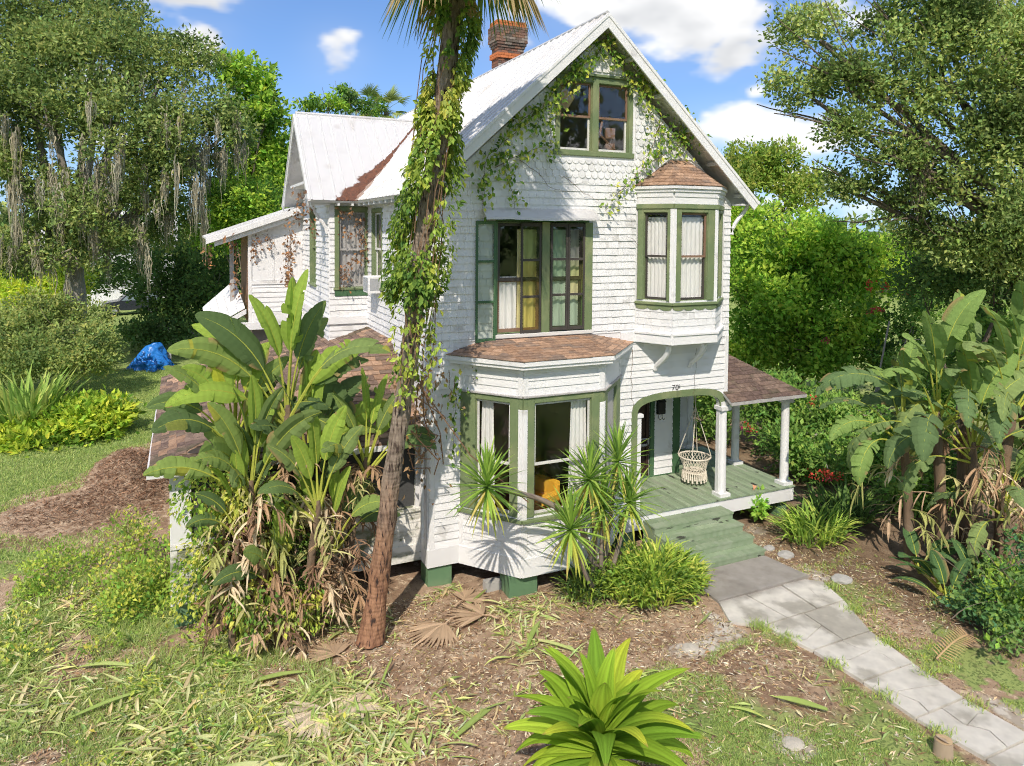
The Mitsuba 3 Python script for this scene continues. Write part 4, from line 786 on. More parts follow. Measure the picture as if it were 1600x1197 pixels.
def strap(mb, base, az, el, L, w, droop, col, n=6, fold=.18, tipcol=None, curl=0.0, w0=.5):
    """a strap leaf arching out of a base point"""
    t = np.linspace(0, 1, n); d = arr(math.cos(az), math.sin(az), 0); s = arr(-math.sin(az), math.cos(az), 0)
    ang = el-droop*t**1.4; st = L/(n-1); x = np.concatenate([[0], np.cumsum(np.cos(ang[:-1])*st)]); z = np.concatenate([[0], np.cumsum(np.sin(ang[:-1])*st)])
    c = np.asarray(base)+x[:, None]*d+z[:, None]*arr(0, 0, 1)+s*(curl*t**2)[:, None]
    up = -np.sin(ang)[:, None]*d+np.cos(ang)[:, None]*arr(0, 0, 1)
    W = w*np.minimum(1, w0+(1-w0)*t/.35)*np.clip((1-t)/.4, 0, 1)**.7; W[-1] = .001
    v = np.stack([c-s*W[:, None]/2+up*W[:, None]*fold, c, c+s*W[:, None]/2+up*W[:, None]*fold], 1).reshape(-1, 3); f = []
    for i in range(n-1):
        for j in (0, 1): a = i*3+j; f += [(a, a+1, a+4), (a, a+4, a+3)]
    cc = np.repeat(np.asarray(col)[None]*(1-t**2.5)[:, None]+np.asarray(tipcol if tipcol is not None else col)[None]*(t**2.5)[:, None], 3, 0)
    cc[1::3] *= 1.18
    mb.add(v, f, np.clip(cc, 0, .9))
def broad_leaf(base, az, el, L, W, droop, col, tipcol, curl=0.0, n=15):
    """a broad glossy strap with raised margins, a sunken midrib and fine lengthwise stripes"""
    t = np.linspace(0, 1, n); d = arr(math.cos(az), math.sin(az), 0); s0 = arr(-math.sin(az), math.cos(az), 0)
    ang = el-droop*t**1.5; st = L/(n-1); x = np.concatenate([[0], np.cumsum(np.cos(ang[:-1])*st)]); z = np.concatenate([[0], np.cumsum(np.sin(ang[:-1])*st)])
    tw = curl*t; c = np.asarray(base)+x[:, None]*d+z[:, None]*arr(0, 0, 1)+s0*(.35*curl*L*t**2)[:, None]
    up0 = -np.sin(ang)[:, None]*d+np.cos(ang)[:, None]*arr(0, 0, 1); s = s0*np.cos(tw)[:, None]+up0*np.sin(tw)[:, None]; up = up0*np.cos(tw)[:, None]-s0*np.sin(tw)[:, None]
    Wt = W*(np.clip(t/.42, 0, 1)**.8*.68+.32)*np.clip((1-t)/.48, 0, 1)**.75; Wt[-1] = .004; k = 13; a = np.linspace(-1, 1, k)
    ruf = .05*np.sin(t*9+rng.random()*6)[:, None]*np.abs(a)[None]
    v = c[:, None]+s[:, None]*(Wt[:, None]/2*a[None])[..., None]+up[:, None]*(Wt[:, None]*(.24*np.abs(a)-.16*a*a+ruf))[..., None]
    stripe = np.where(np.arange(k) % 2, 1.10, .90); stripe[k//2] = 1.3; mt = (t**3)[:, None, None]
    cc = (np.asarray(col)*(1-mt)+np.asarray(tipcol)*mt)*stripe[None, :, None]*np.ones((n, k, 1)); br = (t > .965)[:, None, None]; cc = np.where(br, arr(.22, .15, .06), cc)
    i, j = np.meshgrid(np.arange(n-1), np.arange(k-1), indexing='ij'); q = i*k+j
    return MB().add(v.reshape(-1, 3), np.concatenate([np.stack([q, q+1, q+k+1], -1).reshape(-1, 3), np.stack([q, q+k+1, q+k], -1).reshape(-1, 3)]), np.clip(cc.reshape(-1, 3), .004, .9))
def big_leaf(base, az, el, pet, L, W, droop, col, rib=(.34, .36, .07), tears=6, roll=0.0, fold=.22, dead=False, twist=0.0):
    """a banana-like leaf: stalk, midrib and a blade torn between its side veins"""
    mb = MB(); n = 17; d = arr(math.cos(az), math.sin(az), 0); s = arr(-math.sin(az), math.cos(az), 0)
    tt = np.linspace(0, 1, n); tot = pet+L; ang0 = el
    m = 28; q = np.linspace(0, 1, m); sl = tot/(m-1)
    a = el-droop*np.clip((q-pet/tot*.55)/(1-pet/tot*.55), 0, 1)**1.5
    x = np.concatenate([[0], np.cumsum(np.cos(a[:-1])*sl)]); z = np.concatenate([[0], np.cumsum(np.sin(a[:-1])*sl)])
    P = np.asarray(base)+x[:, None]*d+z[:, None]*arr(0, 0, 1)
    at_ = lambda t: np.array([np.interp(t, q, P[:, k]) for k in range(3)]).T
    fw_ = lambda t: np.interp(t, q, a)
    ns = 26; ts = pet/tot+(1-pet/tot)*np.linspace(0, 1, ns+1); c = at_(ts); an = fw_(ts)
    up = -np.sin(an)[:, None]*d+np.cos(an)[:, None]*arr(0, 0, 1); fwd = np.cos(an)[:, None]*d+np.sin(an)[:, None]*arr(0, 0, 1)
    cr, sr = math.cos(roll), math.sin(roll); sv = s*cr+up*sr; uv_ = up*cr-s*sr
    u = np.linspace(0, 1, ns+1); prof = (np.clip(u/.22, 0, 1)**.55)*(np.clip((1-u)/.42, 0, 1)**.6); prof = np.maximum(prof, .03)*W/2
    cols = np.asarray(col)
    for side in (-1, 1):
        cut = np.zeros(ns+1, bool); cut[rng.choice(np.arange(2, ns-1), min(tears, ns-4), replace=False)] = True
        i0 = 0
        bounds = [0]+list(np.nonzero(cut)[0])+[ns]
        for b0, b1 in zip(bounds, bounds[1:]):
            lift = rng.normal(0, .22 if tears > 3 else .03)-(.25 if tears > 8 else 0)+(-.5 if dead else 0); k = b1-b0+1; idx = np.arange(b0, b1+1)
            shr = np.ones(k)
            if tears and b0 > 0: shr[0] = .93
            if tears and b1 < ns: shr[-1] = .9
            slant = (.16*W*np.linspace(.6, 1, k) if not dead else .3*W)
            w = prof[idx]*shr
            fo = fold+lift
            r1 = c[idx]+side*sv[idx]*(w*.55)[:, None]*math.cos(fo)+uv_[idx]*(w*.55*math.sin(fo))[:, None]+fwd[idx]*(np.asarray(slant)*.5*w/W*2)[:, None]
            e2 = fo-.45-(.5 if dead else 0)
            r2_ = r1+side*sv[idx]*(w*.45)[:, None]*math.cos(e2)+uv_[idx]*(w*.45*math.sin(e2))[:, None]+fwd[idx]*(np.asarray(slant)*.5*w/W*2)[:, None]
            if dead: r2_ += arr(0, 0, -1)*(w*.35)[:, None]
            v = np.concatenate([c[idx], r1, r2_]); f = []
            for j in range(k-1):
                for b in (0, k):
                    A, B_, C_, D_ = b+j, b+j+1, b+k+j+1, b+k+j
                    f += [(A, B_, C_), (A, C_, D_)]
            base_c = cols*(1+rng.normal(0, .04))
            vein = (1+.05*((idx % 2)*2-1))[:, None]
            cc = np.concatenate([base_c*vein*1.1, base_c*vein, base_c*vein*.96])
            if not dead and rng.random() < .02: cc = cc*arr(1.7, 1.25, .8)
            if not dead and rng.random() < .09: cc[2*k:] = arr(.24, .17, .08)*rng.uniform(.7, 1.3)
            if dead: cc = cc*rng.uniform(.7, 1.15)
            mb.add(v, f, np.clip(cc, .004, .9))
    t2 = np.linspace(0, 1, 14); r = np.interp(t2, [0, pet/tot, 1], [.034, .013, .003])
    k0 = sum(len(v) for v in mb.v); mb.tube(at_(t2)-np.interp(t2, [0, 1], [0, .004])[:, None]*arr(0, 0, 1), r, 5)
    mb.c.append(np.broadcast_to(np.asarray((.20, .13, .07) if dead else rib)*rng.uniform(.85, 1.1), (sum(len(v) for v in mb.v)-k0, 3)))
    return mb
def shredded(base, az, L, cols, n=11, w=.045, el=.5):
    """a dead leaf: a drooping midrib with dry ribbons hanging from it"""
    mb = MB(); q = np.linspace(0, 1, 9); d = arr(math.cos(az), math.sin(az), 0); a = el-2.1*q**.8; s = L/8
    P = np.asarray(base)+np.concatenate([[0], np.cumsum(np.cos(a[:-1])*s)])[:, None]*d+np.concatenate([[0], np.cumsum(np.sin(a[:-1])*s)])[:, None]*arr(0, 0, 1)
    col = np.array(cols[rng.integers(len(cols))]); mb.tube(P, np.linspace(.02, .006, 9), 4); mb.c.append(np.broadcast_to(col*.8, (len(mb.v[-1]), 3)))
    for i in range(n):
        t = rng.uniform(.15, 1); p = np.array([np.interp(t, q, P[:, k]) for k in range(3)])
        strap(mb, p, az+rng.choice([-1, 1])*rng.uniform(.3, 1.6), rng.uniform(-1.2, .1), L*rng.uniform(.25, .55), w*rng.uniform(.6, 1.5), rng.uniform(.5, 1.5), col*rng.uniform(.75, 1.25), n=4, fold=.3, curl=rng.normal(0, .05), w0=.7)
    return mb
def vine(key, strands, dens, leaf, cols, spread=.1, out=(0, -1, 0), stem=.008, hang=.6, mat='leaf', stemcol=(.16, .11, .07), depth=.5):
    st, fo = MB(), MB()
    for pl in strands:
        p = np.asarray(pl, float); seg = np.linalg.norm(np.diff(p, axis=0), axis=1); L = seg.sum(); t = np.concatenate([[0], np.cumsum(seg)])/L
        m = max(4, int(L/.12)); q = np.linspace(0, 1, m); c = np.stack([np.interp(q, t, p[:, k]) for k in range(3)], 1)+rng.normal(0, .02, (m, 3))
        b = len(st.v); st.tube(c, stem*np.linspace(1, .5, m), 4); st.c.append(np.broadcast_to(np.asarray(stemcol), (len(st.v[-1]), 3)))
        n = int(dens*L)
        if n:
            w = rng.random(n); pp = np.stack([np.interp(w, t, p[:, k]) for k in range(3)], 1)+rng.normal(0, spread, (n, 3))*(1-depth*np.abs(np.asarray(out)))-np.asarray(out)*0
            pp += np.abs(rng.normal(0, spread*.5, (n, 1)))*np.asarray(out)
            D = nrm(rng.normal(0, .6, (n, 3))+[0, 0, -hang]); N = nrm(np.asarray(out)*.8+rng.normal(0, .5, (n, 3))+[0, 0, .45]); s = leaf*rng.uniform(.6, 1.25, n)
            ci = rng.integers(0, len(cols), n); leaf_quads(fo, pp, D, N, s, s*.58, jitter(np.asarray(cols)[ci], n, .15, .1))
    put(key+'__stem', st, 'bark')
    if fo.v: put(key+'__foliage', fo, mat)

# colours (reflectance) of the greens
OLIVE = [(.10, .145, .045), (.155, .205, .065), (.23, .28, .09), (.065, .10, .033)]
BRIGHT = [(.12, .22, .03), (.17, .29, .04), (.25, .36, .05), (.08, .16, .03)]
LIME = [(.26, .36, .05), (.36, .44, .06), (.44, .48, .07), (.18, .29, .04)]
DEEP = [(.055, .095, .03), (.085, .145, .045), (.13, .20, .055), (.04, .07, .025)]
YGREEN = [(.22, .30, .05), (.30, .37, .07), (.16, .25, .045), (.36, .38, .08), (.11, .19, .04)]
BROWN = [(.25, .14, .08), (.19, .11, .07), (.32, .18, .09), (.14, .09, .06)]
# ---------------------------------------------------------------- trees and shrubs behind
k = tree('oak_tree', 'huge olive-green oak draped in grey hanging moss left of the house', 'tree', OAK_LEFT, 88000, .21, OLIVE, trunk=(-9.5, 27.5, 0), tr=.5, gap=.36, clump=.5, per=16, bark=PALEBARK, seed=1, clumps=8, ext=.1)
sp = []
for l in OAK_LEFT:
    for _ in range(5):
        d = rand_dirs(1)[0]; d[2] = -abs(d[2])*.9; d[1] = -abs(d[1]); q = arr(*l[:3])+d*arr(l[3], l[3], l[4])*.95
        if q[2] < 13.5: sp.append((q[0], q[1], q[2]+.3, rng.uniform(.5, 1.7)*(1.2 if q[2] < 11 else .8), rng.uniform(.1, .3)))
for x, y, z, L, w, n in ((-9.6, 24.2, 8.6, 3.4, 1.2, 4), (-6.0, 23.0, 9.2, 3.0, 1.2, 5), (-4.4, 22.4, 10.6, 2.8, .8, 5), (-11.3, 24.5, 7.6, 4.2, 1.0, 4), (-5.0, 23.4, 8.0, 3.0, .9, 4), (-3.9, 23.2, 9.2, 3.2, .5, 4)):
    for _ in range(n): sp.append((x+rng.normal(0, w), y+rng.normal(0, .6), z+rng.normal(0, 1.2), L*rng.uniform(.2, .8), rng.uniform(.1, .28)))
moss(k, sp)
tree('oak_tree', 'oak with dark leathery leaves reaching in from the right edge against the sky', 'tree', OAK_RIGHT, 62000, .125, [(.09, .13, .04), (.15, .205, .06), (.22, .28, .085), (.31, .36, .12)], trunk=(19.5, -5.5, 0), tr=.30, ext=-.12, clumps=9, gap=.38, clump=.30, per=11, seed=2, hollow=.1, mat='glossy_leaf')
moss('oak_tree_001', [(12.3, -1.4, 9.5, 1.7, .45), (12.3, -1.2, 9.2, 1.5, .35), (12.5, -1.3, 9.0, 1.2, .3), (14.9, -2.6, 8.0, 1.6, .5), (15.3, -2.9, 8.2, 2.0, .5), (14.6, -2.2, 7.6, 1.3, .4)], (.26, .235, .18))
tree('broadleaf_tree', 'tall bright green tree between the mossy oak and the house', 'tree', TREE_BRIGHT, 15000, .34, BRIGHT, trunk=(-.6, 31, 0), tr=.2, gap=.36, clump=.45, seed=3, clumps=7, ext=.05)
tree('broadleaf_tree', 'feathery dark tree showing just above the wing roof beside the palms', 'tree', FAR_TREE, 1900, .24, BRIGHT+DEEP[1:3], trunk=(4.2, 30.8, 0), tr=.16, gap=.4, clump=.35, seed=4, clumps=6, ext=-.1)
tree('shrub', 'yellow-green shrub just above the rear shed roof', 'shrub', SHRUB_LIME, 8000, .2, BRIGHT+LIME[:1], trunk=(-1.5, 24.8, 0), tr=.1, gap=.36, seed=5)
tree('shrub', 'lime-yellow shrub behind the big rounded bush at the left edge', 'shrub', BUSH_LIME, 9000, .2, LIME, trunk=(-11, 31.6, 0), tr=.1, gap=.35, seed=6)
tree('shrub', 'big rounded dull green bush at the left edge of the lawn', 'shrub', BUSH_BIG, 28000, .15, [(.125, .175, .055), (.175, .23, .07), (.24, .285, .09), (.09, .13, .045)], trunk=(-9, 22, 0), tr=.09, gap=.34, clump=.28, seed=7, clumps=7, ext=0)
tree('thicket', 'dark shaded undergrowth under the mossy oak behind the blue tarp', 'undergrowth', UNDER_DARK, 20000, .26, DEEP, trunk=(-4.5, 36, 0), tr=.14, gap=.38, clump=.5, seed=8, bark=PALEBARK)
tree('broadleaf_tree', 'olive-topped tree rising just right of the gable eave', 'tree', THICKET_A, 16000, .19, [(.13, .20, .035), (.18, .26, .045), (.23, .27, .06), (.09, .15, .03)], trunk=(18.8, 11, 0), tr=.18, gap=.34, clump=.38, seed=9, clumps=7, ext=.0)
tree('broadleaf_tree', 'sunlit bright green leafy tree filling the space right of the house', 'tree', THICKET_B, 40000, .20, [(.14, .25, .035), (.20, .33, .045), (.30, .41, .06), (.09, .17, .03)], trunk=(16.6, 6.5, 0), tr=.16, gap=.33, clump=.38, seed=10, clumps=8, ext=.0)
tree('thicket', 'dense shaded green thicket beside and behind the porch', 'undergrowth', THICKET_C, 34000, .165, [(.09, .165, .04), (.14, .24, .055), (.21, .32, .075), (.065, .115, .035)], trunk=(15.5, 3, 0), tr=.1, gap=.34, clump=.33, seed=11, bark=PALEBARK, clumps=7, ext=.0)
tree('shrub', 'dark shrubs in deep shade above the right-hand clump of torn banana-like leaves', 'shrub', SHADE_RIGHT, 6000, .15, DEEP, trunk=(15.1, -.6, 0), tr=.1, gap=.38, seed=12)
tree('shrub', 'low blue-green leafy shrub at the lower right edge', 'shrub', LOW_RIGHT, 5200, .11, [(.06, .14, .06), (.09, .18, .08), (.12, .20, .06), (.2, .3, .05)], trunk=(10.2, -5.2, 0), tr=.04, limbs=False, gap=.40, clump=.26, seed=13, clumps=7, ext=-.2)
k = num('bougainvillea'); lab(k, 'red and pink flowers scattered through the shaded thicket right of the porch', 'flowers')
put(k+'__flower', crown(BOUG, 300, .07, [(.34, .03, .06), (.40, .06, .04), (.28, .03, .07)], asp=.8, gap=.2, clump=.12, per=10, seed=14), 'leaf'); lab(k+'__flower', kind='stuff')
put(k+'__stem', MB().tube([(15.2, 1.6, 0), (15.6, 2.4, 2), (17.2, 3.2, 4.2)], .03, 5, PALEBARK).tube([(15.2, 1.6, 0), (14.6, 2.0, 1.2), (14.4, 2.0, 1.6)], .02, 5, PALEBARK), 'bark')
far = [(260*math.sin(a)*.36-4, 260*math.cos(a)*.36-13, 3+rng.random()*4, 7+rng.random()*3, 5+rng.random()*3) for a in np.linspace(-1.5, 1.9, 52)]
far += [(14+rng.normal(0, 2), -34+rng.normal(0, 2), 11+rng.normal(0, 2), 5.5, 6.5) for _ in range(2)]+[(23, -33, 11, 6, 7.5), (31, -29, 10, 6, 7.5), (4, -38, 10, 6, 6.5), (38, -22, 9, 6, 7)]
lab(put('far_woods', crown(far, 52000, .9, DEEP+OLIVE, gap=.3, clump=1.4, per=12, seed=15), 'leaf'), 'belt of distant trees closing the view behind the garden', 'woods', kind='stuff')

# ---------------------------------------------------------------- palms
def fan_leaf(mb, base, az, el, pet, r, n, droop, col, spread=2.2, tip=.9):
    d0 = arr(math.cos(az)*math.cos(el), math.sin(az)*math.cos(el), math.sin(el)); s = arr(-math.sin(az), math.cos(az), 0); up = np.cross(s, d0)*-1; up = np.cross(d0, s)
    hub = np.asarray(base)+d0*pet+arr(0, 0, -.10*pet*pet)
    k0 = len(mb.v); mb.tube([base, (np.asarray(base)+hub)/2+arr(0, 0, .03), hub], [.022, .016, .012], 4); mb.c.append(np.broadcast_to(np.asarray(col)*1.1, (len(mb.v[-1]), 3)))
    for t in np.linspace(-1, 1, n):
        a = t*spread/2+rng.normal(0, .02); d = d0*math.cos(a)+s*math.sin(a); L = r*(1-.25*abs(t)**2)*rng.uniform(.9, 1.08)
        pts_ = []; q = np.linspace(0, 1, 5)
        c = hub+d*(L*q)[:, None]+arr(0, 0, -1)*(droop*L*(q**2.2)*(.6+.4*abs(t)))[:, None]
        o = unit(np.cross(d, up+rng.normal(0, .25, 3)))*(.026*np.array([.6, 1.3, 1.2, .8, .08]))[:, None]
        v = np.concatenate([c-o, c+o]); i = np.arange(4)
        mb.add(v, np.concatenate([np.stack([i, i+1, 5+i], 1), np.stack([i+1, 6+i, 5+i], 1)]), np.clip(np.asarray(col)*(1+rng.normal(0, .12)), .01, .9))
def palm(name, label, trunk, rad, nf, r, pet, cols, parts=True, dead=5):
    k = num(name); lab(k, label, 'palm tree'); p = np.array(trunk); m = MB()
    seg = 60; t = np.linspace(0, 1, seg); idx = np.linspace(0, 1, len(p)); c = np.stack([np.interp(t, idx, p[:, j]) for j in range(3)], 1)
    for _ in range(3): c[1:-1] = (c[:-2]+2*c[1:-1]+c[2:])/4
    sd = 22; g = np.arange(sd)*2*np.pi/sd; R_ = np.interp(t, [0, .06, .25, 1], rad)
    ring = np.stack([np.cos(g), np.sin(g), 0*g], 1)
    v = c[:, None]+ring[None]*R_[:, None, None]
    nz = meshkit.fbm(v*[9, 9, 3.2], 4, 4)-.5; v = v+ring[None]*(nz*.11)[..., None]*(R_/.2)[:, None, None]
    nz2 = meshkit.fbm(v.reshape(-1, 3)*[26, 26, 4], 3, 8); z = v.reshape(-1, 3)[:, 2]
    col = np.array((.24, .165, .115))*(1-np.clip((2.2-z)/2.2, 0, 1)[:, None]*.35*np.array((-.15, .5, .9)))*(.5+nz2[:, None]*1.0)
    i, j = np.meshgrid(np.arange(seg-1), np.arange(sd), indexing='ij'); a = i*sd+j; b = i*sd+(j+1) % sd
    m.add(v, np.concatenate([np.stack([a, b, b+sd], -1).reshape(-1, 3), np.stack([a, b+sd, a+sd], -1).reshape(-1, 3)]), np.clip(col, .01, .8)); m.c = []; put(k+'__trunk', m, 'palm_bark', smooth=True)
    top = p[-1]
    for f in range(nf):
        mb = MB(); az = f*2.399+rng.normal(0, .15); u = f/(nf-1); el = 1.25-2.1*u**.8+rng.normal(0, .1); isd = u > 1-dead/nf
        fan_leaf(mb, top+arr(0, 0, .25*(1-u)-.15*u), az, el, pet*rng.uniform(.85, 1.1), r*rng.uniform(.9, 1.1), 26, .35+.55*u, np.asarray((.33, .25, .12)) if isd else np.asarray(cols[rng.integers(len(cols))]))
        put(k+'__frond', mb, 'dry_leaf' if isd else 'leaf')
    return k
palm('cabbage_palm', 'tall cabbage palm with a bare reddish lower trunk leaning in front of the house', PALM_TRUNK+[(-.42, -3.05, 12.12)], [.25, .165, .15, .145], 56, .95, .74, [(.11, .17, .04), (.15, .20, .055), (.19, .23, .07)], dead=4)
for i, (c, l) in enumerate(zip(FAR_PALMS, ('distant palm crown above the wing roof, left of the pair', 'distant palm crown above the wing roof, right of the pair'))):
    palm('cabbage_palm', l, [(c[0]-.3, c[1], 0), (c[0], c[1], 8), c], [.25, .2, .18, .17], 22, 1.25, .9, [(.18, .23, .07), (.23, .27, .09)], dead=1)
# climbing vine wrapped round the palm
P_ = np.array(PALM_TRUNK); tz = P_[:, 2]
def trunk_at(z): return np.array([np.interp(z, tz, P_[:, k]) for k in range(3)])
fo, st = MB(), MB(); N_ = 16000
zz = np.concatenate([rng.uniform(6.0, 10.9, int(N_*.97)), rng.uniform(4.6, 6.0, N_-int(N_*.97))])
wz = np.interp(zz, [4.4, 5.4, 6.1, 6.8, 7.6, 8.6, 9.6, 10.3, 10.9], [.14, .25, .44, .53, .50, .34, .26, .36, .40])
ga = rng.uniform(0, 2*np.pi, N_); sc = meshkit.fbm(np.stack([np.cos(ga)*1.6, np.sin(ga)*1.6, zz*1.1], 1), 3, 21)
rr = wz*(.28+.95*np.clip(sc-.15, 0, 1))*rng.uniform(.45, 1.2, N_)+.13
cc = np.stack([np.interp(zz, tz, P_[:, k]) for k in range(3)], 1); dd = np.stack([np.cos(ga), np.sin(ga), 0*ga], 1)
pp = cc+dd*rr[:, None]; keep = (sc > .475+.07*rng.random(N_))
pp, dd, zz2 = pp[keep], dd[keep], zz[keep]; n = len(pp)
ci = (meshkit.fbm(pp*1.3, 2, 30)*6.2-.6+rng.normal(0, .6, n)).astype(int).clip(0, 4)
s = .05+.11*rng.random(n)**1.5; leaf_quads(fo, pp, nrm(dd*.35+rng.normal(0, .35, (n, 3))+[0, 0, -.8]), nrm(dd+[0, 0, .5]+rng.normal(0, .4, (n, 3))), s, s*.55, jitter(np.array([(.06, .11, .028), (.11, .18, .038), (.19, .26, .048), (.28, .33, .065), (.36, .37, .09)])[ci], n, .15, .1))
for _ in range(34):
    a = rng.uniform(0, 6.28); z0 = rng.uniform(5.6, 10.2); z1 = max(4.4, z0-rng.uniform(1.2, 3.0)); r0 = rng.uniform(.2, .42); c = []
    for z in np.linspace(z0, z1, 9): a += rng.normal(0, .12); c.append(trunk_at(z)+arr(math.cos(a), math.sin(a), 0)*r0)
    st.tube(c, .009, 4, (.21, .13, .08)); m_ = len(c)
    if _ % 2: 
        c = np.array(c); n = 26; w = rng.integers(3, 9, n); leaf_quads(fo, c[w]+rng.normal(0, .06, (n, 3)), nrm(rng.normal(0, .4, (n, 3))+[0, 0, -.8]), nrm(rng.normal(0, .6, (n, 3))+[-.3, -.6, .4]), rng.uniform(.09, .16, n), .07, jitter((.26, .32, .06), n))
k = num('climbing_vine'); lab(k, 'dense yellow-green climbing vine wrapped round the tall palm trunk', 'vine'); put(k+'__foliage', fo, 'leaf'); put(k+'__stem', st, 'bark')
st = MB()
for i in range(12):
    z0 = rng.uniform(3.2, 5.2); c = trunk_at(z0)+arr(.25, .1, 0); e = arr(.1+rng.normal(0, .12), -.1+rng.normal(0, .1), rng.uniform(2.2, 3.6)) if i else arr(1.55, -1.35, 2.0)
    st.tube([c, (c+e)/2+arr(rng.normal(0, .15), 0, -.15), e], .011, 5, (.24, .14, .09))
k = num('climbing_vine'); lab(k, 'loose brown dead vine stems hanging between the palm trunk and the house corner', 'vine'); put(k+'__stem', st, 'bark')
dl = MB(); n = 260; pp = arr(-.25, -.35, 3.9)+rng.normal(0, 1, (n, 3))*[.2, .25, .75]; leaf_quads(dl, pp, nrm(rng.normal(0, .5, (n, 3))+[0, 0, -.7]), rand_dirs(n), rng.uniform(.08, .16, n), .06, jitter((.27, .17, .09), n)); put(k+'__foliage', dl, 'dry_leaf')
# vines on the house
VG = [(.11, .19, .035), (.17, .26, .045), (.27, .33, .06), (.07, .13, .03), (.33, .36, .08)]
for key_, tb, l, d_ in (('climbing_vine', VINE_LEFT, 'leafy green vine under the left gable rake and round the attic window', 58), ('climbing_vine', VINE_RIGHT, 'leafy green vine trailing from the gable peak down the right side', 52), ('climbing_vine', VINE_BAY, 'thin vine with few leaves along the lower bay cornice and house corner', 30)):
    k = num(key_); lab(k, l, 'vine'); vine(k, tb, d_, .125, VG, spread=.11)
k = num('climbing_vine'); lab(k, 'bare dark leafless vine stems on the white front wall', 'vine'); vine(k, VINE_BARE, 0, .1, VG, stem=.006)
for tb, l in ((VINE_DEAD_WING, 'dry orange-brown vine hanging over the wing window'), (VINE_DEAD_LEFT, 'dry brown vine under the wing gable and along its narrow window'), (VINE_DEAD_REAR, 'dry brown vine dangling on the boarded rear room panels'), (VINE_DEAD_POST, 'dry brown vine round the rear shed post and roof tip')):
    k = num('dead_vine'); lab(k, l, 'vine'); vine(k, tb, 48, .11, BROWN, spread=.09, mat='dry_leaf', out=(-.4, -.8, 0))
# ---------------------------------------------------------------- banana-like clumps (giant bird of paradise), each stem a plant of its own
GB = [(.092, .14, .05), (.13, .18, .062), (.074, .115, .045), (.155, .215, .06), (.20, .285, .05)]
DRYC = [(.40, .29, .19), (.30, .20, .12), (.50, .41, .28), (.22, .14, .09), (.36, .34, .15), (.27, .28, .10)]
def bop(label, c, plane, n, base, size=1.0, dead=3, cols=GB, torn=(4, 16), outer=44, droop=(.25, 1.6), group=None, face=1.15, wr=(.31, .39)):
    k = num('bird_of_paradise_plant'); lab(k, label, 'plant', group); c = arr(*c); base = arr(*base)
    st = MB(); mid = base*.5+c*.5; bark_tube(st, [base, mid+rng.normal(0, .04, 3), c+arr(0, 0, -.55*size), c+arr(0, 0, -.3*size)], [.10*size, .085*size, .07*size, .045], 9, (.17, .12, .08), .012); put(k+'__stem', st, 'bark', smooth=True)
    for i in range(n):
        u = i/(n-1); sd = 1 if i % 2 else -1
        az = plane+(0 if sd > 0 else math.pi)+rng.normal(0, .38); el = math.radians(90-(90-outer)*u**1.05)*1.0+rng.normal(0, .07)
        L = size*rng.uniform(.95, 1.3); t = int(rng.uniform(*torn)*(.35+.65*u)); col = cols[rng.integers(len(cols))] if u > .2 else cols[-1]
        mb = big_leaf(c+arr(0, 0, -.45*size-.25*u), az, el, size*rng.uniform(.65, 1.0), L, L*rng.uniform(*wr), droop[0]+(droop[1]-droop[0])*u+rng.normal(0, .15), col, tears=t, roll=(face if math.cos(az) > 0 else -face)*rng.uniform(.55, 1.2)+rng.normal(0, .25), fold=.26-.2*u)
        put(k+'__leaf', mb, 'leaf')
    for i in range(dead):
        az = rng.uniform(0, 6.28); z = rng.uniform(.22, .98)
        p = base*(1-z)+(c+arr(0, 0, -.45))*z
        mb = shredded(p, az, size*rng.uniform(.6, 1.15), DRYC, n=14)
        put(k+'__dead_leaf', mb, 'dry_leaf')
    return k
for (c, pl, n, b, s, l) in ((arr(*BOP_LEFT[0])+arr(.5, 0, .1), .6, 9, (-3.8, .02, 0), .86, 'leftmost torn banana-like plant at the corner of the low side room'), (BOP_LEFT[1], .35, 10, (-2.95, -.35, 0), 1.08, 'tallest banana-like plant with upright leaves before the side room roof'),
                            (BOP_LEFT[2], .1, 8, (-1.75, -.12, 0), .85, 'banana-like plant with yellow stalks just left of the palm trunk'), (BOP_LEFT[3], .5, 7, (-2.45, -.75, 0), .78, 'shorter banana-like plant with two glossy bright leaves left of the palm trunk'),
                            (arr(*BOP_LEFT[4])+arr(.15, 0, -.1), .5, 8, (-3.4, -.6, 0), .85, 'banana-like plant in front of the side room with broad hanging leaves'), (BOP_LEFT[5], .6, 8, (-2.35, -.1, 0), .95, 'banana-like plant leaning against the side room eave'), (BOP_LEFT[6]+arr(.3, .1, 0), .6, 6, (-3.7, -.65, 0), .6, 'small vine-choked banana-like plant at the left front of the clump'), ((-3.3, -.2, 3.0), 1.2, 8, (-3.25, -.1, 0), .95, 'banana-like plant at the back of the clump against the screened wall'), ((-2.0, -.55, 1.9), -.3, 6, (-2.0, -.5, 0), .7, 'low banana-like sucker between the palm trunk and the main clump'), ((-3.0, -1.0, 1.6), .9, 6, (-3.0, -.9, 0), .65, 'low banana-like sucker with brown hanging leaves at the front of the clump')):
    bop(l, c, pl, n+2, b, s*1.1, dead=20)
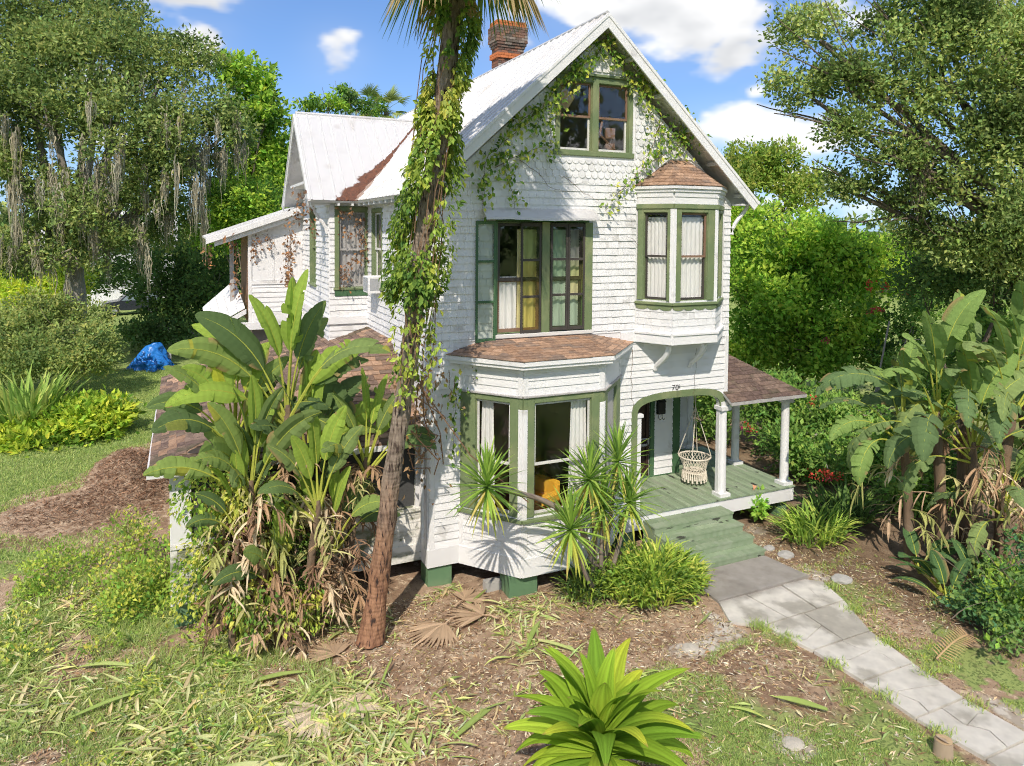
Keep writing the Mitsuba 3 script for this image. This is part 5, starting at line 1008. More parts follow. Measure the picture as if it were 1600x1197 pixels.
for (c, pl, n, b, s, l) in ((BOP_RIGHT[0], .1, 9, (10.6, -3.4, 0), 1.0, 'banana-like plant with leaves arching left toward the porch'), (BOP_RIGHT[1], -.3, 9, (11.0, -3.9, 0), 1.0, 'banana-like plant with long drooping split leaves in the middle of the right clump'),
                            (BOP_RIGHT[2], .0, 9, (11.8, -3.9, 0), 1.05, 'banana-like plant with ribbon-torn leaves at the right edge'), (BOP_RIGHT[3], .4, 7, (10.0, -3.1, 0), .85, 'low banana-like plant nearest the porch in the right clump'),
                            (arr(*BOP_RIGHT[4])-arr(0, 0, .7), .2, 8, (11.4, -3.3, 0), 1.05, 'tallest banana-like plant at the back of the right clump'), (BOP_RIGHT[5], -.2, 7, (11.2, -4.4, 0), .75, 'short banana-like plant with brown dead leaves low in the right clump'), (arr(*BOP_RIGHT[6])-arr(0, 0, 1.3), .1, 7, (12.9, -3.8, 0), 1.0, 'banana-like plant whose leaves rise at the right picture edge')):
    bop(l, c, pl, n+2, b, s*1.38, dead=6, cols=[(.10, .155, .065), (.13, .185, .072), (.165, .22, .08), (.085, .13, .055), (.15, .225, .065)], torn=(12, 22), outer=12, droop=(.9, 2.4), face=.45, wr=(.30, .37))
for i, (x, y) in enumerate(((9.3, -4.3), (9.9, -4.6), (8.9, -4.7), (10.5, -4.9), (9.6, -3.6))):
    k = num('bird_of_paradise_shoot'); lab(k, ('broad-leaved shoot low in the shade, second from the path side', 'broad-leaved shoot under the middle of the torn right clump', 'broad-leaved shoot nearest the concrete path under the right clump', 'broad-leaved shoot beside the low blue-green shrub at the right edge', 'broad-leaved shoot behind the others, nearest the porch')[i], 'plant')
    for j in range(5): put(k+'__leaf', big_leaf((x, y, .05), rng.uniform(0, 6.28), rng.uniform(.5, 1.2), .35, .75, .3, rng.uniform(.7, 1.4), (.07, .13, .05), tears=3, roll=rng.normal(0, .3)), 'leaf')
# vine mass smothering the left clump
k = num('climbing_vine'); lab(k, 'leafy vine smothering the banana-like stems at the left corner of the house', 'vine')
put(k+'__foliage', crown([(-4.1, -.35, 2.6, .42, .75), (-3.95, -.55, 1.6, .35, .7), (-3.0, -.75, 2.3, .3, .6), (-4.25, -.1, 1.0, .45, .6), (-2.5, -.5, 1.4, .35, .6), (-3.4, -.9, .9, .5, .6), (-2.6, -.9, .7, .5, .5), (-3.6, -.7, 2.6, .3, .5)], 4800, .10, YGREEN+DEEP[:2], gap=.33, clump=.2, per=8, hang=1.2, seed=40), 'leaf')
put(k+'__stem', MB().tube([(-4.1, -.5, 0), (-4.05, -.55, 1.4), (-4.1, -.6, 2.9)], .012, 4, (.2, .13, .08)), 'bark')
# ---------------------------------------------------------------- yucca in front of the bay
k = num('yucca'); lab(k, 'branching yucca with spiky rosettes in front of the lower bay window', 'plant')
YB = arr(3.12, -1.45, 0)
for i, h in enumerate(YUCCA_HEADS):
    h = arr(*h); m = MB(); f = YB+arr(0, 0, .75)
    if i == 0: pth = [f+arr(-.1, 0, -.3), arr(2.35, -1.9, 1.75), arr(1.5, -2.1, 2.30), arr(.85, -2.25, 2.62), h+arr(.1, 0, -.05)]
    else: pth = [YB+arr(rng.normal(0, .08), rng.normal(0, .08), 0), YB*.6+h*.4+arr(0, 0, .1-.4*(h[2] < 2)), h+arr(0, 0, -.1)]
    bark_tube(m, pth, np.linspace(.065, .035, len(pth)), 7, (.27, .22, .18), .012); put(k+'__branch', m, 'bark', smooth=True)
    m = MB(); nb = 95 if i < 3 else 75
    for j in range(nb):
        u = (j+.5)/nb; el = math.radians(88-158*u**1.15)+rng.normal(0, .08); L = rng.uniform(.66, .86)*(.92 if u < .1 else 1)
        col = np.array([(.13, .22, .045), (.19, .29, .05), (.10, .17, .04), (.25, .34, .07)])[rng.integers(4)] if u < .8 else np.array([(.32, .33, .07), (.38, .32, .10), (.24, .27, .06)])[rng.integers(3)]
        strap(m, h+arr(0, 0, .05-.16*u), j*2.39996+rng.normal(0, .15), el, L, .05, rng.uniform(.1, .4)+.35*(rng.random() < .12), col, n=5, fold=.25, tipcol=col*.9, w0=.75)
    put(k+'__rosette', m, 'leaf')
# ---------------------------------------------------------------- big corn plant in front
k = num('corn_plant'); lab(k, 'glossy bright yellow-green broad-leaved plant in the foreground', 'plant'); DC = arr(.0, -6.55, 1.10)
m = MB(); bark_tube(m, [(.1, -6.5, 0), (.06, -6.54, .6), DC], [.05, .045, .04], 8, (.3, .26, .2), .01); put(k+'__stem', m, 'bark', smooth=True)
for j in range(54):
    u = (j+.5)/54; el = math.radians(84-96*u**.95)+rng.normal(0, .10); L = rng.uniform(1.1, 1.42)*(.9 if u < .12 else 1)
    col = np.array([(.13, .21, .02), (.17, .26, .025), (.10, .18, .02), (.21, .29, .03)])[rng.integers(4)]
    tip = np.array((.40, .42, .04)) if rng.random() < .12+.35*(u > .75) else col*1.15
    put(k+'__leaf', broad_leaf(DC+arr(0, 0, .22-.34*u), j*2.39996+rng.normal(0, .2), el, L*(.8 if u < .16 else 1), rng.uniform(.25, .32), .7+.75*u+rng.normal(0, .15), col, tip, rng.normal(0, .25)), 'glossy_leaf', smooth=True)
k = num('corn_plant'); lab(k, 'smaller dark green shoot at the bottom edge left of the bright broad-leaved plant', 'plant')
for j in range(12):
    m = MB(); strap(m, (-.62, -6.75, .55), j*2.4, math.radians(75-6*j), .62, .14, .7, np.array((.07, .14, .03)), n=9, fold=.3, tipcol=np.array((.14, .24, .04))); put(k+'__leaf', m, 'glossy_leaf', smooth=True)
m = MB(); bark_tube(m, [(-.6, -6.7, 0), (-.62, -6.75, .55)], .025, 6, BARK); put(k+'__stem', m, 'bark')
# ---------------------------------------------------------------- strap-leaved clumps
def clump(name, label, cat, c, rx, ry, n, L, w, cols, el=(35, 85), droop=(.6, 1.5), mat='leaf', h0=.05, dome=.0, tip=None):
    k = num(name); lab(k, label, cat); m = MB()
    for i in range(n):
        a, r = rng.uniform(0, 6.283), math.sqrt(rng.random()); col = np.array(cols[rng.integers(len(cols))])*rng.uniform(.8, 1.2)
        b = arr(c[0]+rx*r*math.cos(a), c[1]+ry*r*math.sin(a), h0+dome*(1-r*r)*rng.random())
        strap(m, b, a+rng.normal(0, .8), math.radians(rng.uniform(*el)), L*rng.uniform(.6, 1.15), w*rng.uniform(.8, 1.2), rng.uniform(*droop), col, n=5, tipcol=tip if tip is not None else col*1.1)
    put(k+'__leaves', m, mat); lab(k+'__leaves', kind='stuff'); return k
YC = [(.20, .28, .05), (.28, .35, .06), (.14, .22, .04), (.36, .38, .09), (.10, .17, .04)]
k = clump('fern_clump', 'yellow-green arching clump at the foot of the yucca beside the steps', 'plant', (4.05, -2.0), .95, .6, 900, .62, .05, YC, dome=.6)
put(k+'__foliage', crown([(3.7, -1.9, .45, .75, .45), (4.5, -2.2, .35, .6, .4), (3.1, -1.7, .4, .5, .4)], 1300, .10, YC, gap=.35, clump=.2, per=8, seed=41), 'leaf')
clump('fern_clump', 'dark leafy clump in shadow left of the yucca stem under the bay', 'plant', (2.75, -1.6), .45, .4, 200, .5, .04, DEEP+YC[:2], dome=.35)
clump('bromeliad_clump', 'bright spreading strap-leaved clump right of the porch steps', 'plant', (8.95, -1.45), .72, .5, 260, .78, .055, [(.16, .25, .05), (.24, .33, .06), (.11, .18, .04), (.32, .38, .08)], dome=.2)
clump('bromeliad_clump', 'shaded strap-leaved clump with red bracts behind the bright one right of the porch', 'plant', (10.4, -.9), .9, .6, 260, .8, .06, DEEP+[(.12, .2, .04)], dome=.25)
clump('crinum_lily', 'tall strap-leaved clump at the left edge behind the yellow groundcover', 'plant', (-9.3, 15.6), .8, .5, 170, 2.3, .13, [(.14, .22, .05), (.20, .28, .07), (.26, .30, .08)], el=(50, 88), droop=(.4, 1.3))
k = 'groundcover_bed'; lab(k, 'bed of yellow-green variegated groundcover at the left of the lawn', 'groundcover', kind='stuff')
put(k, crown(GROUNDCOVER, 9000, .26, [(.17, .27, .035), (.25, .34, .045), (.34, .40, .05), (.10, .18, .025)], asp=.5, gap=.25, clump=.35, per=8, up=.9, hollow=.6, seed=42), 'leaf')
k = 'croton_seedling'; lab(k, 'small bright green seedling with pinkish tip right of the top step', 'plant')
put(k+'__foliage', crown([(8.38, -.05, .42, .26, .34)], 240, .15, [(.16, .30, .05), (.22, .36, .06), (.11, .22, .04)], asp=.7, gap=.1, clump=.14, per=4, up=.9, seed=43).add([(8.36, -.05, .80), (8.46, -.05, .9), (8.36, 0, .93)], [(0, 1, 2)], (.5, .25, .15)), 'leaf')
put(k+'__stem', MB().tube([(8.40, -.04, 0), (8.38, -.05, .6)], .012, 5, BARK), 'bark')

# ---------------------------------------------------------------- ground
def heap(x, y):
    d = np.hypot((x+5.75+.10*(y-9.5))/.85, (y-9.6)/2.2); e = np.hypot((x+6.8)/1.5, (y-7.3)/1.3)
    return .50*np.exp(-d*d*1.6)+.10*np.exp(-e*e*.8)
WALK = [(4.6, -8.7, 7.6, -1.4)]
def gz(x, y):
    x, y = np.asarray(x, float), np.asarray(y, float); p = np.stack([x*.55, y*.55, x*0], -1)
    h = (meshkit.fbm(p, 3, 50)-.5)*.16+(meshkit.fbm(p*7, 3, 51)-.5)*.07
    flat = np.clip(np.maximum(np.maximum(4.55-x, x-7.6), np.maximum(-9.0-y, y+1.3))/.5, 0, 1)
    h = h*flat-.012*(1-flat); under = np.clip(np.maximum(np.maximum(-4.7-x, x-9.6), -y-1.2)/.4, 0, 1)
    return np.where(under < 1, np.minimum(h, .06)*.6, h)+heap(x, y)
gx = np.concatenate([[-420, -200, -100, -60, -38, -26, -20, -16], np.arange(-14, 14.01, .13), [16, 20, 28, 45, 80, 150, 260, 420]])
gy = np.concatenate([[-420, -200, -90, -50, -30, -22, -17], np.arange(-14, 26.01, .14), [28, 31, 36, 44, 56, 75, 110, 180, 300, 500]])
X, Y = np.meshgrid(gx, gy); Zg = gz(X, Y)
nx, ny = len(gx), len(gy); i, j = np.meshgrid(np.arange(ny-1), np.arange(nx-1), indexing='ij'); a = i*nx+j
def E2(x, y, cx, cy, rx, ry): return dr.exp(-dr.square((x-cx)/rx)-dr.square((y-cy)/ry))
def grassmask(x, y, n1):
    """where the sheet is grass, from 0 to 1, before noise; shared by the paint and the blades"""
    return None
def ground_fn(p, n, uv):
    x, y = p.x, p.y; f = mikit.fbm
    n1, n2, n3, n4 = f(x*.45, y*.45, 0, 4), f(x*2.1, y*2.1, 5, 4), f(x*9, y*9, 2, 3), f(x*32, y*32, 8, 2)
    mulch = M3(M3((.36, .255, .175), (.24, .16, .105), S(.35, .65, n2)), (.52, .41, .29), S(.50, .70, n3*.6+n4*.4))
    mulch = M3(mulch, (.07, .045, .03), S(.58, .75, n4*.7+n1*.3)*.7)
    lawn = M3(M3((.19, .255, .075), (.27, .325, .11), S(.35, .7, n2)), (.13, .175, .055), S(.5, .7, n4))
    lawn = M3(lawn, (.27, .26, .12), S(.6, .75, n3*.5+n1*.5)*.6)
    sandc = M3((.50, .46, .40), (.36, .31, .25), S(.4, .6, n3))
    g = S(-4.9, -5.7, x+(n1-.5)*2.2)*S(3.2, 5.0, y+(n2-.5)*2)          # left lawn
    g = dr.maximum(g, S(12, 16, y)); g = dr.maximum(g, S(13, 17, x)*.7)
    g = dr.maximum(g, S(-1.0, -9, y+3.0*S(0, 8, y))*0)
    br = S(-3.9, -4.6, y+(n1-.5)*1.6)*S(1.0, 2.6, x+(n2-.5)*1.4)*S(5.6, 5.0, x)*S(.30, .52, n2*.6+n1*.4+.12)
    br = br*(1-.95*dr.minimum(1, 1.5*E2(x, y, 4.25+(n2-.5), -5.05, .95, 1.05)))
    rt = S(6.5, 6.9, x)*S(9.0, 7.6, x)*S(.44, .58, n2)*S(-2.2, -3.4, y)*.8
    lf = S(-2.6, -4.4, x+(n1-.5)*2)*S(3.5, 1.5, y)*S(.40, .62, n2)*.75
    g = dr.maximum(dr.maximum(g, br), dr.maximum(rt, lf)); g = dr.maximum(g, S(-9, -12, y))
    hp = dr.minimum(1, 1.9*E2(x, y, -5.75, 9.4, 1.0, 2.6)+1.9*E2(x, y, -6.7, 7.5, 1.9, 1.9)+1.3*E2(x, y, -5.4, 6.4, 1.2, 1.8))
    g = g*(1-S(.25, .5, hp*(.6+n2*.9)))
    sd = E2(x, y, 3.6, -3.75, .55, .28)+E2(x, y, 4.35, -3.75, .45, .25)+E2(x, y, 3.35, -6.3, .35, .35)+.9*E2(x, y, 4.55, -3.2, .2, .5)+.8*E2(x, y, 7.65, -2.6, .3, .5)+.8*E2(x, y, 6.85, -7.2, .25, .8)+.6*E2(x, y, 8.1, -.4, .5, .5)
    c = M3(mulch, lawn, S(.25, .75, g+(n3-.5)*.6))
    c = M3(c, sandc, S(.30, .62, sd*(.55+n2*.9)))
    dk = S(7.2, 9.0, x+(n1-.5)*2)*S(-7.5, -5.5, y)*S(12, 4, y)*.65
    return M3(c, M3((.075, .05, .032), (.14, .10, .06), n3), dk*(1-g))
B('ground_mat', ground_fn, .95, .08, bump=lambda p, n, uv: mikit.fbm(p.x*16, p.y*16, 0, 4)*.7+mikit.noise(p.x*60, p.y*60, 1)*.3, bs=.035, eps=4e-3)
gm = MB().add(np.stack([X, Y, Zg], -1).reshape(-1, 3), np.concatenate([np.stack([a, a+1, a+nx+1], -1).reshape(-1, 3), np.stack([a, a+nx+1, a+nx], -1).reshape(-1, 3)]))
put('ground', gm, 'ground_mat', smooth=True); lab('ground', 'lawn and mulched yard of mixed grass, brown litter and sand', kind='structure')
# walkway of cracked concrete slabs
lab('walkway', 'cracked concrete slab path running from the porch steps to the lower right', kind='structure')
WS = [[(5.0, -1.64), (7.22, -1.64), (7.38, -2.74), (4.96, -2.77)], [(4.95, -2.80), (5.62, -2.80), (5.72, -3.77), (5.12, -3.80), (4.66, -3.45)], [(5.64, -2.80), (6.55, -2.80), (6.50, -3.75), (5.74, -3.77)], [(6.57, -2.80), (7.2, -2.79), (7.47, -3.02), (7.24, -3.73), (6.52, -3.75)],
      [(5.13, -3.82), (6.12, -3.79), (6.08, -4.71), (5.34, -4.73)], [(6.14, -3.79), (7.22, -3.76), (6.78, -4.70), (6.10, -4.71)], [(5.35, -4.75), (6.77, -4.72), (6.60, -5.68), (5.40, -5.68)], [(5.40, -5.70), (6.58, -5.70), (6.47, -6.62), (5.38, -6.62)], [(5.38, -6.64), (6.48, -6.64), (6.55, -7.57), (5.50, -7.57)], [(5.50, -7.59), (6.56, -7.59), (6.58, -8.55), (5.5, -8.55)]]
CR = {3: [[(6.9, -2.7), (6.98, -3.1), (6.85, -3.5), (6.9, -3.9)]], 6: [[(6.0, -4.6), (6.1, -5.0), (6.35, -5.3), (6.3, -5.75)], [(5.3, -5.0), (5.7, -5.2), (6.2, -5.15)]], 7: [[(5.3, -5.75), (5.6, -6.0), (5.75, -6.4), (5.65, -6.7)], [(5.7, -6.1), (6.2, -6.2), (6.7, -6.35)]], 8: [[(5.95, -6.6), (5.9, -7.0), (6.1, -7.25), (5.95, -7.7)], [(5.9, -7.05), (6.3, -6.95), (6.6, -7.1)]], 4: [[(5.1, -4.4), (5.5, -4.45), (6.2, -4.2)]]}
from shapely.geometry import LineString
GF = Frame((0, 0, 0), (1, 0, 0), (0, 1, 0))
for i, s in enumerate(WS):
    pg = Polygon(s).buffer(-.006)
    for ln in CR.get(i, []): pg = pg.difference(LineString(ln).buffer(.007))
    for q in polys(pg):
        tz_, tx_, ty_ = .045+rng.normal(0, .004), rng.normal(0, .006), rng.normal(0, .006); cx, cy = q.centroid.x, q.centroid.y
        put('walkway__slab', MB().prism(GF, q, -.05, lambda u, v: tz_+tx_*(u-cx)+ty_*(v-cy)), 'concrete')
# litter, clippings, grass
def inside_free(x, y): 
    ok = ~((x > 4.7) & (x < 7.35) & (y < -1.55) & (y > -8.7) & (np.abs(x-6) < .75+.65*(y > -3.8)))
    ok &= ~((y > -.2) & (x > -4.7) & (x < 9.6)); ok &= ~((x > .6) & (x < 4.5) & (y > -1.1)); ok &= ~((x > 4.95) & (x < 7.3) & (y > -1.65))
    return ok
def scatter(n, box, fn=None):
    x, y = rng.uniform(box[0], box[2], n), rng.uniform(box[1], box[3], n); k = inside_free(x, y)
    if fn is not None: k &= rng.random(n) < fn(x, y)
    x, y = x[k], y[k]; return np.stack([x, y, gz(x, y)], 1)
def litter(P, L, W, cols, lift=.012, tilt=.18):
    n = len(P); a = rng.uniform(0, 2*np.pi, n); D = np.stack([np.cos(a), np.sin(a), rng.normal(0, tilt, n)], 1); N = nrm(np.stack([rng.normal(0, .3, n), rng.normal(0, .3, n), np.ones(n)], 1)); l = rng.uniform(L[0], L[1], n)*rng.uniform(.5, 1, n)
    mb = MB(); leaf_quads(mb, P+[0, 0, lift]-D*l[:, None]*.5+np.abs(D[:, 2:]*l[:, None]*.5)*[0, 0, 1], nrm(D), N, l, rng.uniform(W[0], W[1], n), jitter(np.asarray(cols)[rng.integers(0, len(cols), n)], n, .2, .08), fold=.3); return mb
nz_ = lambda x, y, s, k: meshkit.fbm(np.stack([x*s, y*s, x*0], -1), 3, k)
STRAW = [(.46, .36, .24), (.34, .23, .14), (.25, .16, .10), (.15, .095, .06), (.56, .47, .33), (.33, .30, .13), (.62, .54, .40)]
lab(put('mulch_litter', litter(scatter(56000, (-7.5, -8.5, 9.2, .4), lambda x, y: np.clip(1.25-.9*((x > 1.5) & (y < -5.3))-.5*(x > 7), 0, 1)), (.05, .17), (.010, .03), STRAW), 'dry_leaf'), 'brown wood chips and dry leaf bits over the front yard', 'litter', kind='stuff')
lab(put('mulch_heap', litter(np.concatenate([scatter(15000, (-8.8, 4.8, -4.3, 12.5), lambda x, y: np.clip(heap(x, y)*10-.2, 0, 1))]), (.08, .3), (.012, .035), [(.24, .15, .10), (.17, .105, .07), (.33, .22, .15), (.13, .08, .05)], tilt=.35), 'dry_leaf'), 'heap of reddish-brown raked mulch and twigs beside the side room', 'mulch', kind='stuff')
CLIP = [(.30, .36, .13), (.38, .42, .19), (.21, .28, .08), (.45, .45, .24), (.48, .40, .24), (.27, .33, .10)]
fc = lambda x, y: np.clip((nz_(x, y, .8, 60)-.34)*4, 0, 1)*np.clip(1.0-.0*x, 0, 1)*np.where(x < -1.6, 1, np.where((x < 3.3) & (y > -4.6), .42, .06))
lab(put('leaf_clippings', litter(scatter(40000, (-7.5, -7.5, 5.0, 2.6), fc), (.12, .5), (.015, .055), CLIP, lift=.025, tilt=.25), 'leaf'), 'pale green cut leaf strips strewn over the front yard', 'clippings', kind='stuff')
big = MB(); P_c = scatter(2000, (-7.5, -7.0, 3.2, 2.0), fc)
for p in P_c:
    cc_ = np.array(CLIP[rng.integers(6)])*rng.uniform(.65, 1.15)
    strap(big, p+[0, 0, .03], rng.uniform(0, 6.28), rng.uniform(-.05, .45), rng.uniform(.18, .62), rng.uniform(.02, .07), rng.uniform(.1, .9), cc_, n=5, fold=rng.uniform(.05, .4), tipcol=cc_*rng.uniform(.6, 1.2)*arr(1.1, .95, .9), curl=rng.normal(0, .12), w0=.8)
lab(put('cut_leaf_litter', big, 'leaf'), 'larger limp curled leaf pieces over the lower left yard', 'clippings', kind='stuff')
def blades(P, h, w, cols):
    n = len(P); a = rng.uniform(0, 2*np.pi, n); o = np.stack([np.cos(a), np.sin(a), 0*a], 1)*w*.5; hh = h*rng.uniform(.5, 1.2, n); lean = rng.normal(0, .5, (n, 2))*hh[:, None]
    v = np.stack([P-o, P+o, P+np.concatenate([lean, hh[:, None]], 1)], 1).reshape(-1, 3); mb = MB(); mb.add(v, np.arange(3*n).reshape(-1, 3), np.repeat(jitter(np.asarray(cols)[rng.integers(0, len(cols), n)], n, .15, .08), 3, 0)); return mb
GR = [(.21, .29, .08), (.27, .34, .11), (.16, .23, .06), (.34, .38, .15)]
gl = lambda x, y: np.clip((-5.0-x)/.6+(nz_(x, y, .45, 61)-.5)*2, 0, 1)*np.clip((y-3.6)/1.2, 0, 1)*(heap(x, y) < .03)
b1_ = blades(scatter(70000, (-10, 3.4, -4.6, 27), gl), .085, .022, GR)
b2_ = blades(scatter(60000, (1.2, -9, 5.5, -3.9), lambda x, y: np.clip((nz_(x, y, 2.1, 62)-.36)*6, 0, 1)*(np.hypot(x-4.25, y+5.05) > .95)), .06, .012, GR)
b3_ = blades(scatter(75000, (-7.5, -6, -2.2, 3.6), lambda x, y: np.clip((nz_(x, y, 1.6, 63)-.38)*5, 0, 1)), .13, .013, GR+CLIP[:3])
b4_ = blades(scatter(16000, (6.5, -8.5, 9.5, -2.2), lambda x, y: np.clip((nz_(x, y, 2.4, 64)-.47)*7, 0, 1)), .07, .014, GR+[(.3, .36, .06)])
m = MB()
for b in (b1_, b2_, b3_, b4_): m.add(*b.get())
lab(put('grass', m, 'leaf'), 'short patchy grass of the lawn and along the walkway', 'grass', kind='stuff')
# path-edge tufts
pe = [(5.0, -3.75), (5.25, -4.3), (5.36, -5.2), (5.38, -6.1), (5.4, -7.0), (6.72, -5.1), (6.55, -6.0), (6.5, -6.8), (7.1, -4.1), (7.45, -3.3), (5.1, -3.9)]
pt = np.concatenate([arr(x, y)+rng.normal(0, .09, (110, 2)) for x, y in pe]); pt = np.concatenate([pt, np.full((len(pt), 1), .03)], 1)
lab(put('edge_tufts', blades(pt, .11, .016, GR+[(.32, .4, .07)]), 'leaf'), 'grass tufts growing along the edges of the concrete path', 'grass', kind='stuff')
# weeds
WL_ = ('tall leafy weed close to the white corner of the side room', 'tall sprawling weed beside the brown mulch heap', 'leafy weed bush left of the banana-like clump')
for i, (x, y, h) in enumerate(((-4.75, 1.6, 1.2), (-5.5, 3.3, 1.25), (-5.25, 1.3, .95))):
    z0 = float(gz(x, y)); k = num('weed'); lab(k, WL_[i], 'weed')
    put(k+'__foliage', crown([(x, y, z0+h*.62, h*.42, h*.42), (x+rng.normal(0, .2), y+rng.normal(0, .2), z0+h*.35, h*.45, h*.33), (x+.2, y-.2, z0+h*.9, h*.2, h*.2)], 620, .095, YGREEN, gap=.30, clump=.18, per=6, seed=70+i), 'leaf')
    m = MB()
    for _ in range(5): m.tube([(x, y, z0), (x+rng.normal(0, .1), y+rng.normal(0, .1), z0+h*.5), (x+rng.normal(0, .25), y+rng.normal(0, .25), z0+h)], .007, 4, (.22, .2, .08))
    put(k+'__stem', m, 'bark')
wl = [(rng.uniform(-7.2, -4.3), rng.uniform(-.2, 4.2), .55) for _ in range(26)]+[(rng.uniform(-6.6, -2.4), rng.uniform(-3.4, .0), .32) for _ in range(20)]
wl = [(x, y, float(gz(x, y))+h*.4*s, h*.75*s, h*.5*s) for x, y, h in wl for s in (rng.uniform(.55, 1.2),)]
lab(put('weed_growth', crown(wl, 5200, .085, YGREEN, gap=.32, clump=.2, per=6, seed=69), 'leaf'), 'tangle of low yellow-green weeds over the left yard', 'weeds', kind='stuff')
CUT = [(-6.0, -1.6, .2, 'long cut leaf lying at the far left edge of the yard'), (-4.6, -2.9, .3, 'pale cut leaf strip lying left of the bleached palm frond'), (-5.2, -.6, 2.6, 'broad cut leaf in the weeds below the left corner of the house'), (-3.6, -1.9, .1, 'long cut leaf below the middle of the banana-like clump'), (-3.2, -3.9, 2.9, 'cut leaf at the bottom edge left of the bleached frond'), (-1.0, -4.3, .5, 'cut leaf between the bleached frond and the bright corn plant'), (.9, -2.7, .9, 'pointed green cut leaf in the brown litter below the bay'), (1.6, -3.2, 2.2, 'cut leaf right above the bright corn plant'), (4.3, -6.0, 2.5, 'thin cut leaf on the grass left of the path')]
for x, y, az, l in CUT:
    m = MB(); strap(m, (x, y, float(gz(x, y))+.06), az, rng.uniform(-.03, .15), rng.uniform(.75, 1.1), rng.uniform(.09, .15), rng.uniform(.1, .35), np.array(CLIP[rng.integers(4)]), n=8, fold=.2, tipcol=np.array(CLIP[rng.integers(6)]), curl=rng.normal(0, .1)); lab(put('cut_leaf', m, 'leaf'), l, 'leaf')
FR_ = [((.1, -1.35), 3.6, .95, 'dead tan fan palm frond nearest the house corner pier'), ((.75, -1.75), 2.3, .85, 'dead tan fan palm frond lying below the bay skirting'), ((-2.3, -2.85), 3.5, 1.0, 'large bleached palm frond on the ground in the lower left yard'), ((-1.75, -2.6), 4.0, .8, 'curled dead palm frond between the bleached frond and the palm trunk'), ((-2.0, -1.9), 2.0, .7, 'dead palm frond under the banana-like plants by the palm base'), ((.2, -1.0), .6, .7, 'dead palm frond under the left edge of the bay')]
for (x, y), az, r, l in FR_:
    m = MB(); fan_leaf(m, (x, y, float(gz(x, y))+.10), az, .0, .3, r*.85, 20, .09, np.array((.40, .29, .19)) if 'bleached' not in l else np.array((.52, .43, .32)), spread=2.4)
    k = num('dead_palm_frond'); lab(put('dead_palm_frond', m, 'dry_leaf'), l, 'frond')
m = MB(); c = np.stack([np.linspace(6.95, 8.1, 16), -5.85+.25*np.linspace(0, 1, 16), .12+.06*np.sin(np.linspace(0, 3, 16))], 1); m.tube(c, .014, 5, (.5, .36, .2))
for i in range(1, 16):
    for s in (-1, 1): strap(m, c[i], math.radians(-75*s-10), .1, .26, .025, .4, np.array((.5, .34, .18)), n=4)
lab(put('dead_palm_frond', m, 'dry_leaf'), 'dry tan feather-shaped frond lying right of the path', 'frond')
# ---------------------------------------------------------------- small things
B('sandstone', wood_fn((.50, .46, .39), (.40, .37, .31)), .95)
def rock(x, y, r, l, mat='concrete_block', sq=.6, z=None):
    s = trimesh.creation.icosphere(3); v = s.vertices*(.72+.6*meshkit.fbm(s.vertices*1.3+x, 3, 80)[:, None])*[r, r*.85, r*sq]
    lab(put('rock', MB().add(v+[x, y, (float(gz(x, y)) if z is None else z)+r*.12], s.faces), mat, smooth=35), l, 'rock')
rock(7.72, -1.75, .17, 'pale rock touching the right corner of the bottom step'); rock(7.62, -1.35, .12, 'smaller rock just behind the pale rock by the steps'); rock(3.55, -3.72, .15, 'flat whitish round stone in the sand left of the path', 'sandstone', .3); rock(3.30, -6.30, .15, 'flat pale stone in the sandy patch near the bottom edge', 'sandstone', .3); rock(7.95, -3.05, .2, 'grey flat stone right of the path top', 'concrete_block', .4); rock(-1.15, -1.0, .09, 'small reddish stone right of the palm base', 'bare_wood')
m = MB(); m.tube([(5.1, -7.25, -.05), (5.1, -7.25, .13), (5.1, -7.25, .19), (5.105, -7.25, .20)], [.13, .12, .115, .105], 16); put('tree_stump__bark', m, 'stump_bark', smooth=40); B('stump_bark', wood_fn((.30, .22, .15), (.42, .33, .24)), .9)
put('tree_stump__cut_face', MB().tube([(5.105, -7.25, .198), (5.105, -7.25, .208)], .108, 16), 'tan_board'); lab('tree_stump', 'short sawn stump with pale cut top beside the path', 'stump')
m = MB().box((1.0, -.62, .0), (1.42, -.42, .19)); lab(put('cinder_block', m, 'concrete_block'), 'grey concrete block under the bay between the green piers', 'block')
# mailbox
k = 'mailbox'; lab(k, 'black wall mailbox with newspaper hooks beside the front door', 'mailbox'); mf = Frame((6.73, 1.775, 2.36), (1, 0, 0))
put(k+'__body', MB().fbox(mf, 0, .23, .08, .40, 0, .10, ch=.012), 'black_metal'); put(k+'__lid', MB().prism(Frame((6.715, 1.675, 2.76), (1, 0, 0), (0, .7, .45)), R(0, 0, .26, .14), -.015, 0, back=True), 'black_metal')
for x in (6.79, 6.90): put(k+'__hook', MB().tube([(x, 1.755, 2.44), (x, 1.745, 2.32), (x, 1.685, 2.29), (x, 1.645, 2.34)], .008, 5), 'black_metal')
